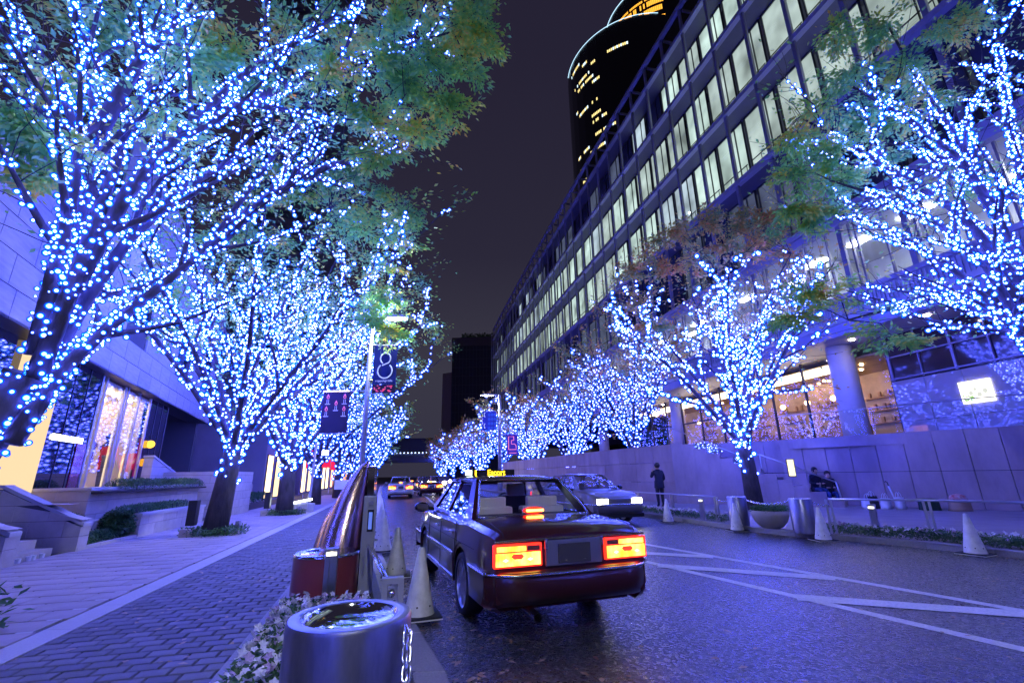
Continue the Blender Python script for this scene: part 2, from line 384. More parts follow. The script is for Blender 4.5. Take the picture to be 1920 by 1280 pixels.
# ================================================================= GROUND
U = Vector((-0.2425, 0.9701, 0)); N = Vector((0.9701, 0.2425, 0))     # along the street / towards the office side
UA = math.atan2(U.y, U.x) - PI / 2                                     # rotation that turns +Y into the street direction
KL = [(8.2, -30), (0.9, -1.5), (-0.1, 2.5), (-0.5, 3.9), (-1.1, 5.4), (-1.87, 7.6), (-2.7, 9.9), (-3.7, 13.2), (-4.7, 16.6), (-7.4, 26), (-11.8, 42), (-17.2, 62), (-25, 92), (-33, 130), (-38, 200)]
KR = [(17.5, -30), (9.6, -1.5), (9.2, 3.0), (8.75, 6.5), (8.35, 8.1), (7.69, 9.6), (6.85, 10.6), (6.1, 11.55), (5.6, 12.9), (5.05, 14.9), (4.2, 17.6), (2.4, 26), (-0.6, 37), (-4.6, 52), (-10.5, 73), (-18, 105), (-22, 135), (-27, 200)]
def interp(P, y):
    for (x0, y0), (x1, y1) in zip(P, P[1:]):
        if y0 <= y <= y1: return x0 + (x1 - x0) * (y - y0) / (y1 - y0)
    return P[-1][0] if y > P[-1][1] else P[0][0]

tag(MB().quad((-900, -300, -0.03), (900, -300, -0.03), (900, 1600, -0.03), (-900, 1600, -0.03)).build('ground', M['joint']), kind='structure')
rd = MB()
for (a, b) in zip(range(-30, 200, 2), range(-28, 202, 2)):
    rd.quad((interp(KL, a) - 0.02, a, 0), (interp(KR, a) + 0.02, a, 0), (interp(KR, b) + 0.02, b, 0), (interp(KL, b) - 0.02, b, 0))
road = tag(rd.build('road', M['asphalt']), kind='structure')

# road markings: thin painted sheets
def strip(P, w, z=0.004):
    m = MB(); n = len(P); P = [Vector((p[0], p[1], 0)) for p in P]; Ls = []; 
    for i, p in enumerate(P):
        d = (P[min(i + 1, n - 1)] - P[max(0, i - 1)]).normalized(); s = Vector((-d.y, d.x, 0)) * w / 2
        Ls.append((p - s, p + s))
    for (a, b), (c, d) in zip(Ls, Ls[1:]):
        m.quad((a.x, a.y, z), (c.x, c.y, z), (d.x, d.y, z), (b.x, b.y, z))
    return m
strip([(5.4, 1.8), (4.19, 4.34), (2.15, 8.6), (0.0, 13.0), (-1.7, 16.4), (-2.85, 19.5), (-4.25, 25.6), (-6.2, 34), (-9.7, 47), (-15, 66)], 0.15).build('road_marking', M['paint'], road)
strip([(6.6, 2.8), (5.31, 5.39), (2.67, 10.57), (1.2, 13.5)], 0.15).build('road_marking', M['paint'], road)
for a, b in (((1.75, 9.6), (3.5, 8.8)), ((2.32, 8.1), (4.42, 7.0)), ((3.32, 6.05), (5.35, 5.2)), ((4.3, 4.1), (6.3, 3.3))):
    strip([a, b], 0.30, 0.008).build('road_marking', M['paint'], road)

# pavements
pv = MB(); ys = list(range(-29, 200, 3))
for a, b in zip(ys, ys[1:]):
    pv.quad((-30 - .25 * a, a, .02), (interp(KL, a) - .02, a, .02), (interp(KL, b) - .02, b, .02), (-30 - .25 * b, b, .02))
lpave = tag(pv.build('pavement', M['joint']), kind='structure')
pv = MB()
for a, b in zip(ys, ys[1:]):
    pv.quad((interp(KR, a) + .14, a, .10), (40 - .25 * a, a, .10), (40 - .25 * b, b, .10), (interp(KR, b) + .14, b, .10))
rpave = tag(pv.build('pavement', mat('office_pavement', (0.27, 0.24, 0.245), 0.5, var=0.15, vscale=1.5, bump=0.25, bscale=90)), kind='structure')

def bevbox(name, sx, sy, sz, m, b=0.006):
    """unit piece with a chamfered top edge"""
    x, y = sx / 2, sy / 2; q = MB()
    v = [(-x, -y, 0), (x, -y, 0), (x, y, 0), (-x, y, 0), (-x, -y, sz - b), (x, -y, sz - b), (x, y, sz - b), (-x, y, sz - b),
         (-x + b, -y + b, sz), (x - b, -y + b, sz), (x - b, y - b, sz), (-x + b, y - b, sz)]
    f = [(8, 9, 10, 11)]
    for i in range(4):
        j = (i + 1) % 4; f += [(i, j, 4 + j, 4 + i), (4 + i, 4 + j, 8 + j, 8 + i)]
    return q.add(v, f).mesh(name, m)

def lay(parent, name, xl, xr, y0, y1, px, py, mesh_mat, nobj, z0=0.021, h=0.03, gap=0.007, jit=0.004, seed=3, zig=True):
    """courses of pieces across the strip between xl(y) and xr(y); the nearest nobj are objects, the rest one joined part"""
    rng = random.Random(seed); me = bevbox(name, px - gap, py - gap, h, mesh_mat, 0.007); rest = MB(); cnt = 0; row = 0
    s = y0
    while s < y1:
        o = Vector((0, s, 0)); L_, R_ = xl(s), xr(s); off = (row % 2) * px * 0.5; k = 0
        x = L_ + 0.0
        a0 = -off
        while a0 < (R_ - L_):
            lo, hi = max(a0, 0), min(a0 + px, (R_ - L_))
            if hi - lo > 0.06:
                c = L_ + (lo + hi) / 2; w = hi - lo - gap; z = z0 + rng.uniform(-jit, jit) * 0.6
                yy = s - (c - L_) * -0.25 * 0 + (c - L_) * 0.25
                if cnt < nobj:
                    link(name, me, parent, (c, yy, z), UA + rng.uniform(-.008, .008), (w / (px - gap), 1, 1)); cnt += 1
                else:
                    b = len(rest.v); rest.box((c, yy, z + h / 2), (w, py - gap, h), UA)
            a0 += px
        s += py * 1.03; row += 1
    if rest.v: tag(rest.build(name + '_field', mesh_mat, parent), kind='stuff')

band_r = lambda y: -3.05 - .257 * y
lay(lpave, 'paver', lambda y: band_r(y), lambda y: -1.12 - .285 * y, 2.2, 26, 0.225, 0.145, M['paver'], 300, seed=5)
lay(lpave, 'paving_slab', lambda y: -6.75 - .25 * y if y < 30 else -5.9 - .25 * y, lambda y: band_r(y) - .53, 2.0, 40, 0.62, 0.40, M['slab'], 230, seed=6, z0=0.021, gap=0.003, jit=0.001)
# granite band: wide strip, dark slot, thin strip
def bandrow(x0, x1, m, name, z):
    y = 1.5; k = 0
    me = {}
    while y < 60:
        ln = 0.9 if y < 24 else 6.0
        yb = y + ln - 0.006
        q = MB(); P = [(band_r(y) + x0, y), (band_r(y) + x1, y), (band_r(yb) + x1, yb), (band_r(yb) + x0, yb)]
        q.prism(P, 0.015, z); q.build(name, m, lpave); y += ln
bandrow(-0.30, -0.012, M['band'], 'band_stone', 0.052)
bandrow(-0.52, -0.38, M['band'], 'band_stone', 0.050)
slot = MB(); slot.prism([(band_r(1.5) - .375, 1.5), (band_r(1.5) - .305, 1.5), (band_r(60) - .305, 60), (band_r(60) - .375, 60)], 0.012, 0.034)
slot.build('drain_slot', M['dark'], lpave)

# kerbs: single stones
def kerb(P, side, y0, y1, w, h, ln=0.9, name='kerb'):
    k = tag(bpy.data.objects.new(name, None), kind='structure'); COL.objects.link(k)
    y = y0
    while y < y1:
        l2 = ln if y < 24 else 5.0
        yb = min(y + l2 - 0.008, y1); xa, xb = interp(P, y), interp(P, yb)
        q = MB(); q.prism([(xa, y), (xa + side * w, y), (xb + side * w, yb), (xb, yb)], -0.02, h)
        q.build('kerb_stone', M['kerb'], k, bevel=0.012 if y < 14 else 0); y += l2
kerb(KL, -1, -1.4, 150, 0.26, 0.035)
kerb(KR, 1, -1.4, 150, 0.18, 0.115)
# slotted drain beside the near kerb
gt = MB()
y = 2.4
while y < 15:
    xa = interp(KL, y) - 0.29; gt.box((xa, y, .028), (.12, .022, .012), UA); y += 0.04
q = MB(); ysd = [2.3 + i * .6 for i in range(22)]
for a, b in zip(ysd, ysd[1:]):
    q.quad((interp(KL, a) - .37, a, .023), (interp(KL, a) - .265, a, .023), (interp(KL, b) - .265, b, .023), (interp(KL, b) - .37, b, .023))
dr = tag(q.build('drain_channel', M['black'], lpave)); tag(gt.build('drain_grating', M['dark'], lpave), kind='stuff')

# planting strip between the pavers and the kerb
q = MB(); ysd = [1.8 + i * .8 for i in range(40)]
for a, b in zip(ysd, ysd[1:]):
    q.quad((-1.0 - .285 * a, a, .034), (interp(KL, a) - .38, a, .034), (interp(KL, b) - .38, b, .034), (-1.0 - .285 * b, b, .034))
tag(q.build('planting_soil', M['soil']), kind='structure')
ed = tag(bpy.data.objects.new('planting_edging', None), kind='structure'); COL.objects.link(ed)
y = 1.8
while y < 30:
    l2 = .8; q = MB(); xa, xb = -1.12 - .285 * y, -1.12 - .285 * (y + l2 - .01)
    q.prism([(xa, y), (xa + .14, y), (xb + .14, y + l2 - .01), (xb, y + l2 - .01)], .0, .06); q.build('edging_stone', M['kerb'], ed); y += l2

def foliage(name, sampler, n, size, m, seed=1, parent=None, up=0.5, fold=0.25):
    """n leaf-sized faces; sampler(rng) -> position"""
    rng = np.random.RandomState(seed); rr = random.Random(seed)
    C = np.array([sampler(rr) for _ in range(n)], dtype=np.float64)
    return link(name, leafmesh(name, C, size, m, rng, up), parent)

def leafmesh(name, C, size, m, rng, up=0.35, D=None, stretch=0.42):
    n = len(C)
    d = rng.normal(size=(n, 3)) if D is None else D + rng.normal(size=(n, 3)) * 0.55
    d[:, 2] = d[:, 2] * 0.55 - 0.25 * (D is not None)
    d /= np.linalg.norm(d, axis=1, keepdims=True) + 1e-9
    nn = rng.normal(size=(n, 3)); nn[:, 2] += up * 3
    s = np.cross(d, nn); s /= np.linalg.norm(s, axis=1, keepdims=True) + 1e-9
    nn = np.cross(s, d)
    L = (size * rng.uniform(0.65, 1.25, size=(n, 1))); Wd = L * stretch
    b = C; t = C + d * L; mid = C + d * L * 0.45 - nn * L * 0.10
    l = mid + s * Wd * 0.5 + nn * L * 0.14; r = mid - s * Wd * 0.5 + nn * L * 0.14
    V = np.stack([b, r, t, l], axis=1).reshape(-1, 3)
    i = np.arange(n) * 4
    F = np.concatenate([np.stack([i, i + 1, i + 2], 1), np.stack([i, i + 2, i + 3], 1)])
    return mesh_np(name, V, F, m)

def flowers(root, region, nl, nf, seed, zt=0.16, fs=0.035):
    """pansies: a leafy mat and open five-petalled heads"""
    rr = random.Random(seed)
    def smp(r):
        x, y = region(r); return (x, y, 0.04 + zt * r.random() ** 0.8)
    tag(foliage('leaves', smp, nl, 0.06, M['flowerleaf'], seed, root, up=0.8), kind='stuff')
    for nm, mm, k in (('blossoms', M['petal'], nf), ('mauve_blossoms', M['petalp'], nf // 5)):
        q = MB()
        for _ in range(k):
            x, y = region(rr); z = 0.06 + zt * (0.6 + 0.55 * rr.random()); s = fs * rr.uniform(.8, 1.25)
            tl, az = rr.uniform(0.3, 1.2), rr.uniform(0, 2 * PI); rot = Matrix.Translation((x, y, z)) @ Matrix.Rotation(az, 4, 'Z') @ Matrix.Rotation(tl, 4, 'X')
            v = [rot @ Vector((0, 0, -.2 * s))]; f = []
            for i in range(10):
                a = 2 * PI * i / 10; rad = s * (1.0 if i % 2 == 0 else 0.62); v.append(rot @ Vector((rad * math.cos(a), rad * math.sin(a), .12 * s * (i % 2))))
            for i in range(10): f.append((0, 1 + i, 1 + (i + 1) % 10))
            q.add(v, f)
        tag(q.build(nm, mm, root), kind='stuff')

# ================================================================= TREES WITH LED STRINGS
_ico = {}
def ico(sd):
    if sd not in _ico:
        bm = bmesh.new(); bmesh.ops.create_icosphere(bm, subdivisions=sd, radius=1.0)
        _ico[sd] = (np.array([v.co for v in bm.verts]), np.array([[v.index for v in f.verts] for f in bm.faces])); bm.free()
    return _ico[sd]

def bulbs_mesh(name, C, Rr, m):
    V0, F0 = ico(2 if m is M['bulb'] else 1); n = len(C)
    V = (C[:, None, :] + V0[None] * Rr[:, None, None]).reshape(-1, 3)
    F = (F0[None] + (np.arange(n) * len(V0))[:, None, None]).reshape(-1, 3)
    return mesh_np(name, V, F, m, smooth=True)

def grow(rng, p, d, L, n, wander=0.16, bias=(0, 0, 0.06)):
    pts = [Vector(p)]; d = Vector(d).normalized(); b = Vector(bias)
    for i in range(n):
        d = (d + Vector((rng.gauss(0, 1), rng.gauss(0, 1), rng.gauss(0, .7))) * wander + b).normalized()
        pts.append(pts[-1] + d * L / n)
    return pts

def along(pts, t):
    m = len(pts) - 1; k = min(int(t * m), m - 1); f = t * m - k
    return pts[k].lerp(pts[k + 1], f), (pts[k + 1] - pts[k]).normalized()

def tree(label, lights_label, base, H=9.5, spread=0.62, seed=1, lr=0.05, rt=0.28, hf=2.2, z0=1.2, limbs=None, trunk=None, nprim=8, nsec=5, nter=4,
         leaf=0.10, lpt=26, lmat='leaf', bulbm='bulb', cull=None, led_keep=1.0, single_bulbs=0, twig=1.0, ledlev=3, leafbias=0.0, outb=0.05, nled=2600, extras=(), er=.7, elp=60):
    rng = random.Random(seed); nr = np.random.RandomState(seed)
    base = Vector(base)
    root = thing('zelkova_tree', label, 'tree', base, group='lit zelkova trees along the street')
    br = []                                         # (points, r0, r1, level)
    if trunk is None:
        lean = Vector((rng.uniform(-.06, .06), rng.uniform(-.06, .06), 1))
        trunk = [base + Vector((0, 0, -.05)), base + lean * hf * .5, base + lean * hf]
    trunk = [Vector(p) for p in trunk]
    br.append((trunk, rt * 1.25, rt * 0.85, 0)); top = trunk[-1]
    prim = []
    if limbs:
        for l in limbs: prim.append(([Vector(p) for p in l], rt * 0.42))
    else:
        a0 = rng.uniform(0, 6.28)
        for i in range(nprim):
            az = a0 + 2 * PI * i / nprim + rng.uniform(-.3, .3); inc = rng.uniform(0.28, 1.0) * spread * 1.25
            if i == 0: inc = 0.12
            d = Vector((math.cos(az) * math.sin(inc), math.sin(az) * math.sin(inc), math.cos(inc)))
            L = (H - hf) * rng.uniform(.72, .98) / max(math.cos(inc), .62)
            st = along(trunk, rng.uniform(.72, 1.0))[0]
            prim.append((grow(rng, st, d, L, 8, 0.07, (math.cos(az) * outb, math.sin(az) * outb, 0.03)), rt * rng.uniform(.36, .55)))
    twigs = []
    for pts, r0 in prim:
        br.append((pts, r0, 0.02, 1))
        L1 = sum((b - a).length for a, b in zip(pts, pts[1:]))
        for j in range(nsec):
            t = rng.uniform(.18, .92); p, d = along(pts, t); 
            side = Vector((rng.gauss(0, 1), rng.gauss(0, 1), rng.gauss(0.2, .6))); side = (side - d * side.dot(d)).normalized()
            L2 = L1 * rng.uniform(.25, .42) * (1.15 - .5 * t)
            s2 = grow(rng, p, d * 0.8 + side * rng.uniform(.5, .9), L2, 5, 0.13, (0, 0, .05)); r2 = max(0.012, r0 * (1 - t) * .6 + .010)
            br.append((s2, r2, 0.008, 2))
            for k in range(nter):
                t2 = rng.uniform(.25, 1.0); p2, d2 = along(s2, t2)
                side = Vector((rng.gauss(0, 1), rng.gauss(0, 1), rng.gauss(0, .5))); side = (side - d2 * side.dot(d2)).normalized()
                L3 = L2 * rng.uniform(.35, .6)
                s3 = grow(rng, p2, d2 * .8 + side * .8, L3, 4, 0.16, (0, 0, .02)); br.append((s3, 0.009, 0.004, 3)); twigs.append((s3, t))
        for k in range(nter * 2):
            t2 = rng.uniform(.6, 1.0); p2, d2 = along(pts, t2); side = Vector((rng.gauss(0, 1), rng.gauss(0, 1), rng.gauss(0, .6)))
            s3 = grow(rng, p2, d2 + side * .5, L1 * .14, 4, 0.16, (0, 0, .03)); br.append((s3, 0.010, 0.004, 3)); twigs.append((s3, t2))
    allp = [p for pts, _ in prim for p in pts[2:]]
    etw = []
    for c in extras:
        c = Vector(c); p = min(allp, key=lambda a: (a - c).length + .25 * abs(a.z - c.z)); mid = p.lerp(c, .5) + Vector((rng.gauss(0, .12), rng.gauss(0, .12), .18)); br.append(([p, p.lerp(mid, .6), mid, mid.lerp(c, .6), c], .016, .006, 4))
        d0 = (c - p).normalized()
        for k in range(10):
            dd = (d0 * .35 + Vector((rng.gauss(0, 1), rng.gauss(0, 1), rng.gauss(-.05, .45)))).normalized(); s3 = grow(rng, mid.lerp(c, rng.uniform(.35, 1.0)), dd, er * rng.uniform(.5, 1.15), 4, .15, (0, 0, -.05)); br.append((s3, .006, .003, 4)); etw.append(s3)
    q = MB()
    for pts, r0, r1, lv in br:
        if lv == 3 and leaf > 0.2: continue
        n = len(pts); q.tube(pts, [r0 + (r1 - r0) * (i / (n - 1)) ** (.8 if lv else 1) for i in range(n)], (12, 8, 6, 4, 4)[lv], cap=True)
    q.build('trunk', M['bark'], root, smooth=True)
    # leaves on the outer twigs
    C = []; D = []
    for s3, t in twigs:
        k = int(lpt * twig * (0.35 + leafbias + t * 1.1) * rng.uniform(.4, 1.4))
        ext = s3[-1] - s3[0]
        for _ in range(k):
            tt = rng.uniform(.1, 1.08); p, d = along(s3, min(tt, .999)); p = p + d * max(0, tt - 1) * ext.length * .5
            spr = min(ext.length * .20, .22)
            C.append((p.x + rng.gauss(0, spr), p.y + rng.gauss(0, spr), p.z + rng.gauss(0, spr * .45))); D.append(d)
    for s3 in etw:
        L3 = (s3[-1] - s3[0]).length
        for _ in range(int(elp * rng.uniform(.5, 1.5))):
            p, d = along(s3, rng.random() ** .7 * .999); sd_ = Vector((rng.gauss(0, 1), rng.gauss(0, 1), rng.gauss(0, .4))); w_ = L3 * .16
            C.append((p.x + sd_.x * w_, p.y + sd_.y * w_, p.z + sd_.z * w_ - .02)); D.append((d + sd_ * .5).normalized())
    C = np.array(C); D = np.array([tuple(d) for d in D])
    link('crown', leafmesh('crown', C, leaf, M[lmat], nr, 0.45, D), root)
    # LED strings wound round trunk, limbs and branches
    P = []; Q = []
    for pts, r0, r1, lv in br:
        if lv > ledlev: continue
        Ls = sum((b - a).length for a, b in zip(pts, pts[1:]))
        dens = (1 + (r0 + r1) / 2 * 2 * PI / (lr * 5.0)) / (lr * (2.4, 1.7, 1.9, 4.2)[lv])
        if lv == 3 and rng.random() < .72: continue
        tmax = (1.0, .86, .9, .8)[lv]
        for i in range(int(Ls * dens)):
            t = rng.random() * tmax
            p, d = along(pts, t)
            if p.z < z0: continue
            o = Vector((rng.gauss(0, 1), rng.gauss(0, 1), rng.gauss(0, 1))); o = (o - d * o.dot(d)).normalized()
            P.append(tuple(p + o * (r0 + (r1 - r0) * t + lr * rng.uniform(.5, 1.1)))); Q.append(lr * min(2.0, max(.5, rng.gauss(1.1, .30))))
    P = np.array(P); Q = np.array(Q)
    if len(P) > nled:
        k = nr.permutation(len(P))[:nled]; P, Q = P[k], Q[k]
    lt = bpy.data.objects.new('led_string', None); COL.objects.link(lt); lt.location = base
    tag(lt, lights_label, 'light string', 'blue LED strings wound round the street trees')
    ns = 0
    if single_bulbs:
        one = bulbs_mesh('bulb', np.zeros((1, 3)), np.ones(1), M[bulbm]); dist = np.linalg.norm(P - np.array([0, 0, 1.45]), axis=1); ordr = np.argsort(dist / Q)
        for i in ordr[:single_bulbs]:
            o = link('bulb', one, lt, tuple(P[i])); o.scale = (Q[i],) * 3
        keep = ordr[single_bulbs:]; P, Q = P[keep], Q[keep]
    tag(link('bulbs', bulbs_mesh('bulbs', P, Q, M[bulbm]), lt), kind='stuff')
    return root

LIMB_A = [[(-6.08, 5.6, 3.0), (-6.0, 5.47, 4.02), (-5.89, 5.33, 4.89), (-5.88, 5.2, 5.89), (-6.3, 5.07, 6.85), (-7.16, 4.93, 7.99), (-8.05, 4.8, 9.31)],
 [(-6.05, 5.6, 4.4), (-6.01, 5.52, 5.7), (-6.03, 5.44, 6.55), (-6.35, 5.36, 7.67), (-6.73, 5.28, 8.64), (-7.07, 5.2, 9.93)],
 [(-6.0, 5.6, 2.7), (-5.8, 5.57, 4.22), (-5.79, 5.63, 5.34), (-5.78, 5.7, 6.59), (-5.67, 5.77, 7.79), (-5.57, 5.83, 9.24), (-5.46, 5.9, 11.01)],
 [(-6.03, 5.55, 1.9), (-5.93, 5.8, 2.81), (-5.79, 6.1, 3.45), (-5.42, 6.4, 4.21), (-4.95, 6.7, 5.08), (-4.62, 7.0, 6.45), (-4.09, 7.3, 8.09), (-3.53, 7.6, 9.86)],
 [(-5.85, 5.6, 3.9), (-5.63, 5.8, 5.53), (-5.15, 6.0, 6.84), (-4.44, 6.2, 8.23), (-3.44, 6.4, 9.42), (-2.41, 6.6, 10.74)],
 [(-6.05, 5.6, 2.5), (-6.08, 6.0, 3.77), (-6.02, 6.4, 5.08), (-5.6, 6.8, 6.33), (-4.87, 7.2, 7.41), (-3.83, 7.6, 8.43), (-2.69, 8.0, 9.12)],
 [(-5.0, 6.75, 5.05), (-4.46, 7.25, 6.4), (-3.56, 7.7, 7.41), (-2.66, 8.15, 8.01), (-1.62, 8.6, 8.92)],
 [(-5.9, 5.4, 6.2), (-5.51, 5.33, 7.41), (-5.05, 5.27, 8.16), (-4.44, 5.2, 9.16)],
 [(-5.2, 6.0, 6.75), (-4.53, 6.48, 7.82), (-3.58, 6.85, 8.91), (-2.3, 7.22, 9.84), (-1.17, 7.6, 10.7)]]
LIMB_R = [[(11.7, 9.35, 2.4), (10.96, 9.33, 3.88), (10.4, 9.27, 4.83), (9.66, 9.2, 5.7), (8.74, 9.13, 6.46), (7.72, 9.07, 6.91), (6.74, 9.0, 7.03)],
 [(11.6, 9.3, 2.7), (11.11, 9.12, 5.38), (10.78, 8.94, 7.12), (10.27, 8.76, 8.84), (9.62, 8.58, 10.2), (9.12, 8.4, 11.79)],
 [(11.65, 9.3, 2.6), (11.84, 9.2, 6.58), (11.92, 9.1, 8.65), (12.18, 9.0, 10.59), (12.48, 8.9, 12.71)],
 [(11.65, 9.3, 2.5), (11.08, 9.4, 4.02), (10.58, 9.5, 4.67), (9.74, 9.6, 5.1), (8.7, 9.7, 4.96), (7.63, 9.8, 4.7)],
 [(11.21, 9.2, 5.0), (10.0, 8.95, 6.87), (8.7, 8.7, 7.68), (7.49, 8.45, 8.34), (6.37, 8.2, 8.85)],
 [(10.75, 8.9, 6.8), (9.92, 8.53, 7.94), (8.76, 8.27, 8.86), (7.53, 8.0, 9.42)],
 [(11.0, 9.3, 3.8), (10.39, 9.12, 5.65), (9.45, 8.95, 6.61), (8.28, 8.78, 7.19), (7.05, 8.6, 7.5)],
 [(11.75, 9.3, 2.6), (12.55, 9.27, 7.02), (13.29, 9.23, 9.98), (14.0, 9.2, 12.4)]]
EX_A = [(-3.37, 6.9, 8.71), (-3.31, 6.96, 9.97), (-2.63, 7.03, 9.21), (-2.67, 7.09, 8.06), (-2.3, 7.15, 10.18), (-2.04, 7.21, 9.01), (-2.37, 7.28, 7.3), (-1.71, 7.34, 10.83), (-1.68, 7.4, 9.75), (-1.33, 7.46, 8.71), (-1.74, 7.52, 8.0), (-1.05, 7.59, 10.68), (-0.93, 7.65, 9.58), (-0.72, 7.71, 11.29), (-0.54, 7.78, 10.52), (-2.49, 7.84, 12.64), (-1.25, 7.9, 12.87),
 (-6.5, 5.0, 5.99), (-6.25, 5.15, 5.85), (-6.73, 5.29, 5.46), (-6.68, 5.44, 6.95), (-6.07, 5.58, 8.69), (-5.34, 5.73, 7.95), (-5.55, 5.87, 6.79), (-5.44, 6.02, 8.87), (-4.91, 6.16, 8.43), (-7.45, 6.31, 9.26), (-4.49, 6.45, 8.26), (-4.15, 6.6, 9.55)]
EX_R = [(7.64, 8.3, 11.21), (7.94, 8.35, 10.15), (7.06, 8.4, 9.31), (8.84, 8.45, 11.53), (9.36, 8.5, 10.44), (6.53, 8.55, 8.58), (7.2, 8.6, 8.18), (8.19, 8.65, 9.22), (6.34, 8.7, 7.72), (5.96, 8.75, 6.81), (6.7, 8.8, 6.83), (7.62, 8.85, 7.67), (9.31, 8.9, 9.43), (10.98, 8.95, 12.09), (12.01, 9.0, 12.67), (8.66, 9.05, 8.37), (10.25, 9.1, 9.91), (8.1, 9.15, 3.88), (10.98, 9.2, 7.71), (6.41, 9.25, 5.14), (6.0, 9.3, 4.67)]
EX_R2 = [(5.27, 17.0, 9.51), (6.09, 17.09, 10.76), (7.07, 17.19, 11.3), (8.08, 17.28, 11.85), (9.08, 17.37, 12.15), (10.21, 17.47, 11.67), (11.27, 17.56, 12.23), (6.61, 17.65, 9.8), (7.84, 17.75, 10.33), (9.1, 17.84, 10.86), (10.27, 17.93, 10.64), (11.58, 18.03, 11.18), (12.2, 18.12, 10.44), (5.74, 18.21, 8.59), (11.58, 18.31, 9.02), (6.13, 18.4, 7.44)]
EX_B = [(-4.29, 12.2, 8.61), (-3.73, 12.28, 9.57), (-3.51, 12.36, 8.33), (-4.12, 12.45, 7.49), (-3.26, 12.53, 8.97), (-5.15, 12.61, 9.43), (-6.17, 12.69, 10.88), (-6.82, 12.78, 10.15), (-7.75, 12.86, 11.65), (-8.34, 12.94, 10.49), (-3.91, 13.02, 6.69), (-3.54, 13.11, 5.68), (-4.41, 13.19, 6.06), (-7.94, 13.27, 8.9), (-9.46, 13.35, 9.37), (-5.45, 13.44, 11.63), (-10.71, 13.52, 7.0), (-10.4, 13.6, 5.95)]
# shop side
tree('wide zelkova with a thick forked trunk, its crown spreading above the shop steps', 'blue LED strings round the thick forked trunk nearest the stone steps',
     (-7.6, 5.6, 0), seed=11, lr=0.030, rt=0.27, limbs=LIMB_A, trunk=[(-7.6, 5.6, 0), (-7.05, 5.6, 0.9), (-6.52, 5.6, 1.8), (-6.12, 5.6, 2.75)], nsec=8, nter=5, ledlev=2, leaf=0.12, lpt=16, single_bulbs=300, z0=.9, nled=4300, extras=EX_A, er=.62, elp=95)
tree('leaning zelkova with a dark bare trunk foot beside the low stone planter and its box', 'blue LED strings on the tree beside the low stone planter', (-8.0, 13.0, 0.0), H=11.6, spread=.54, seed=23, lr=0.048,
     rt=.25, hf=2.5, z0=1.35, nprim=10, nsec=7, nter=4, leaf=0.15, lpt=20, outb=.045, nled=3900, extras=EX_B, er=.85, elp=75)
tree('zelkova second along from the planter tree, with a dark box strapped to its trunk', 'blue LED strings on the tree with the dark box on its trunk', (-9.3, 19.5, 0.0), H=11.8, spread=.54, seed=37, lr=0.068, rt=.28,
     hf=2.3, z0=1.5, nprim=10, nsec=7, nter=4, leaf=0.19, lpt=26, outb=.045, nled=3000)
tree('zelkova rising behind the pale lamp post with two banners', 'blue LED strings on the tree behind the candle banner', (-11.0, 26.5, 0.0), H=11.2, spread=.54, seed=41, lr=0.095, rt=.27, hf=2.3, z0=1.4, nprim=9, nsec=6, nter=3, leaf=0.22, lpt=22, bulbm='bulb_far', nled=1700)
for i, (x, y) in enumerate(((-12.8, 34.5), (-14.9, 43), (-17.2, 52), (-19.6, 62), (-22.6, 74), (-26.5, 90))):
    tree('far zelkova, number %s beyond the candle banner on the shop side' % ('one', 'two', 'three', 'four', 'five', 'six')[i], 'blue LED glow on far shop side tree %s beyond the candle banner' % ('one', 'two', 'three', 'four', 'five', 'six')[i],
         (x, y, 0), H=10 + (i % 3) * .5, spread=.54, seed=50 + i, lr=.0036 * y, rt=.26, hf=2.2, z0=1.3, nprim=8, nsec=5, nter=2, leaf=0.0085 * y, lpt=12, bulbm='bulb_far', nled=900 if i < 2 else 600)  # bulb radius grows with distance to stand in for lens bloom
# office side
tree('zelkova with long arching limbs reaching over the granite retaining wall', 'blue LED strings on the long arching limbs in front of the office building', (11.75, 9.3, 0.1), seed=61, lr=.036, rt=.26, limbs=LIMB_R,
     trunk=[(11.75, 9.3, 0), (11.75, 9.3, 1.4), (11.7, 9.3, 2.7)], nsec=7, nter=4, leaf=.125, lpt=9, lmat='leaf', outb=.05, nled=4200, ledlev=2, extras=EX_R, er=.65, elp=80)
tree('zelkova rising behind the round planter bowl in front of the lit cafe', 'blue LED strings on the tree behind the planter bowl', (8.75, 17.6, 0.1), H=11.4, spread=.52, seed=71, lr=.066, rt=.25, hf=2.8, z0=1.35, nprim=10, nsec=7, nter=4, leaf=.17, lpt=12, extras=EX_R2, er=.85, elp=80,
     lmat='leaf_dk', outb=.045, nled=2300)
tree('brown leaved zelkova behind the standing person, next beyond the cafe tree', 'blue LED strings on the tree behind the standing person', (7.0, 27.4, 0.1), H=10.6, spread=.50, seed=83, lr=.098, rt=.25, hf=2.8, z0=1.25, nprim=10, nsec=6, nter=4, leaf=.22, lpt=24, lmat='leaf_dk', bulbm='bulb_far', nled=1500)
for i, (x, y) in enumerate(((4.55, 37), (2.0, 47), (-1.3, 58), (-4.9, 70), (-8.9, 85), (-13.5, 103), (-18.2, 122), (-22.0, 143))):
    tree('brown leaved zelkova, %s in the row beyond the standing person' % ('second', 'third', 'fourth', 'fifth', 'sixth', 'seventh', 'eighth', 'ninth')[i], 'blue LED glow on the %s tree beyond the standing person' % ('second', 'third', 'fourth', 'fifth', 'sixth', 'seventh', 'eighth', 'ninth')[i], (x, y, 0.1),
         H=10.6 - (i % 2) * .6, spread=.50, seed=90 + i, lr=.0034 * y, rt=.25, hf=2.1, z0=1.25, nprim=9, nsec=5, nter=3, leaf=.0078 * y, lpt=12, lmat='leaf_dk', bulbm='bulb_far', nled=1200 if i < 2 else 650)

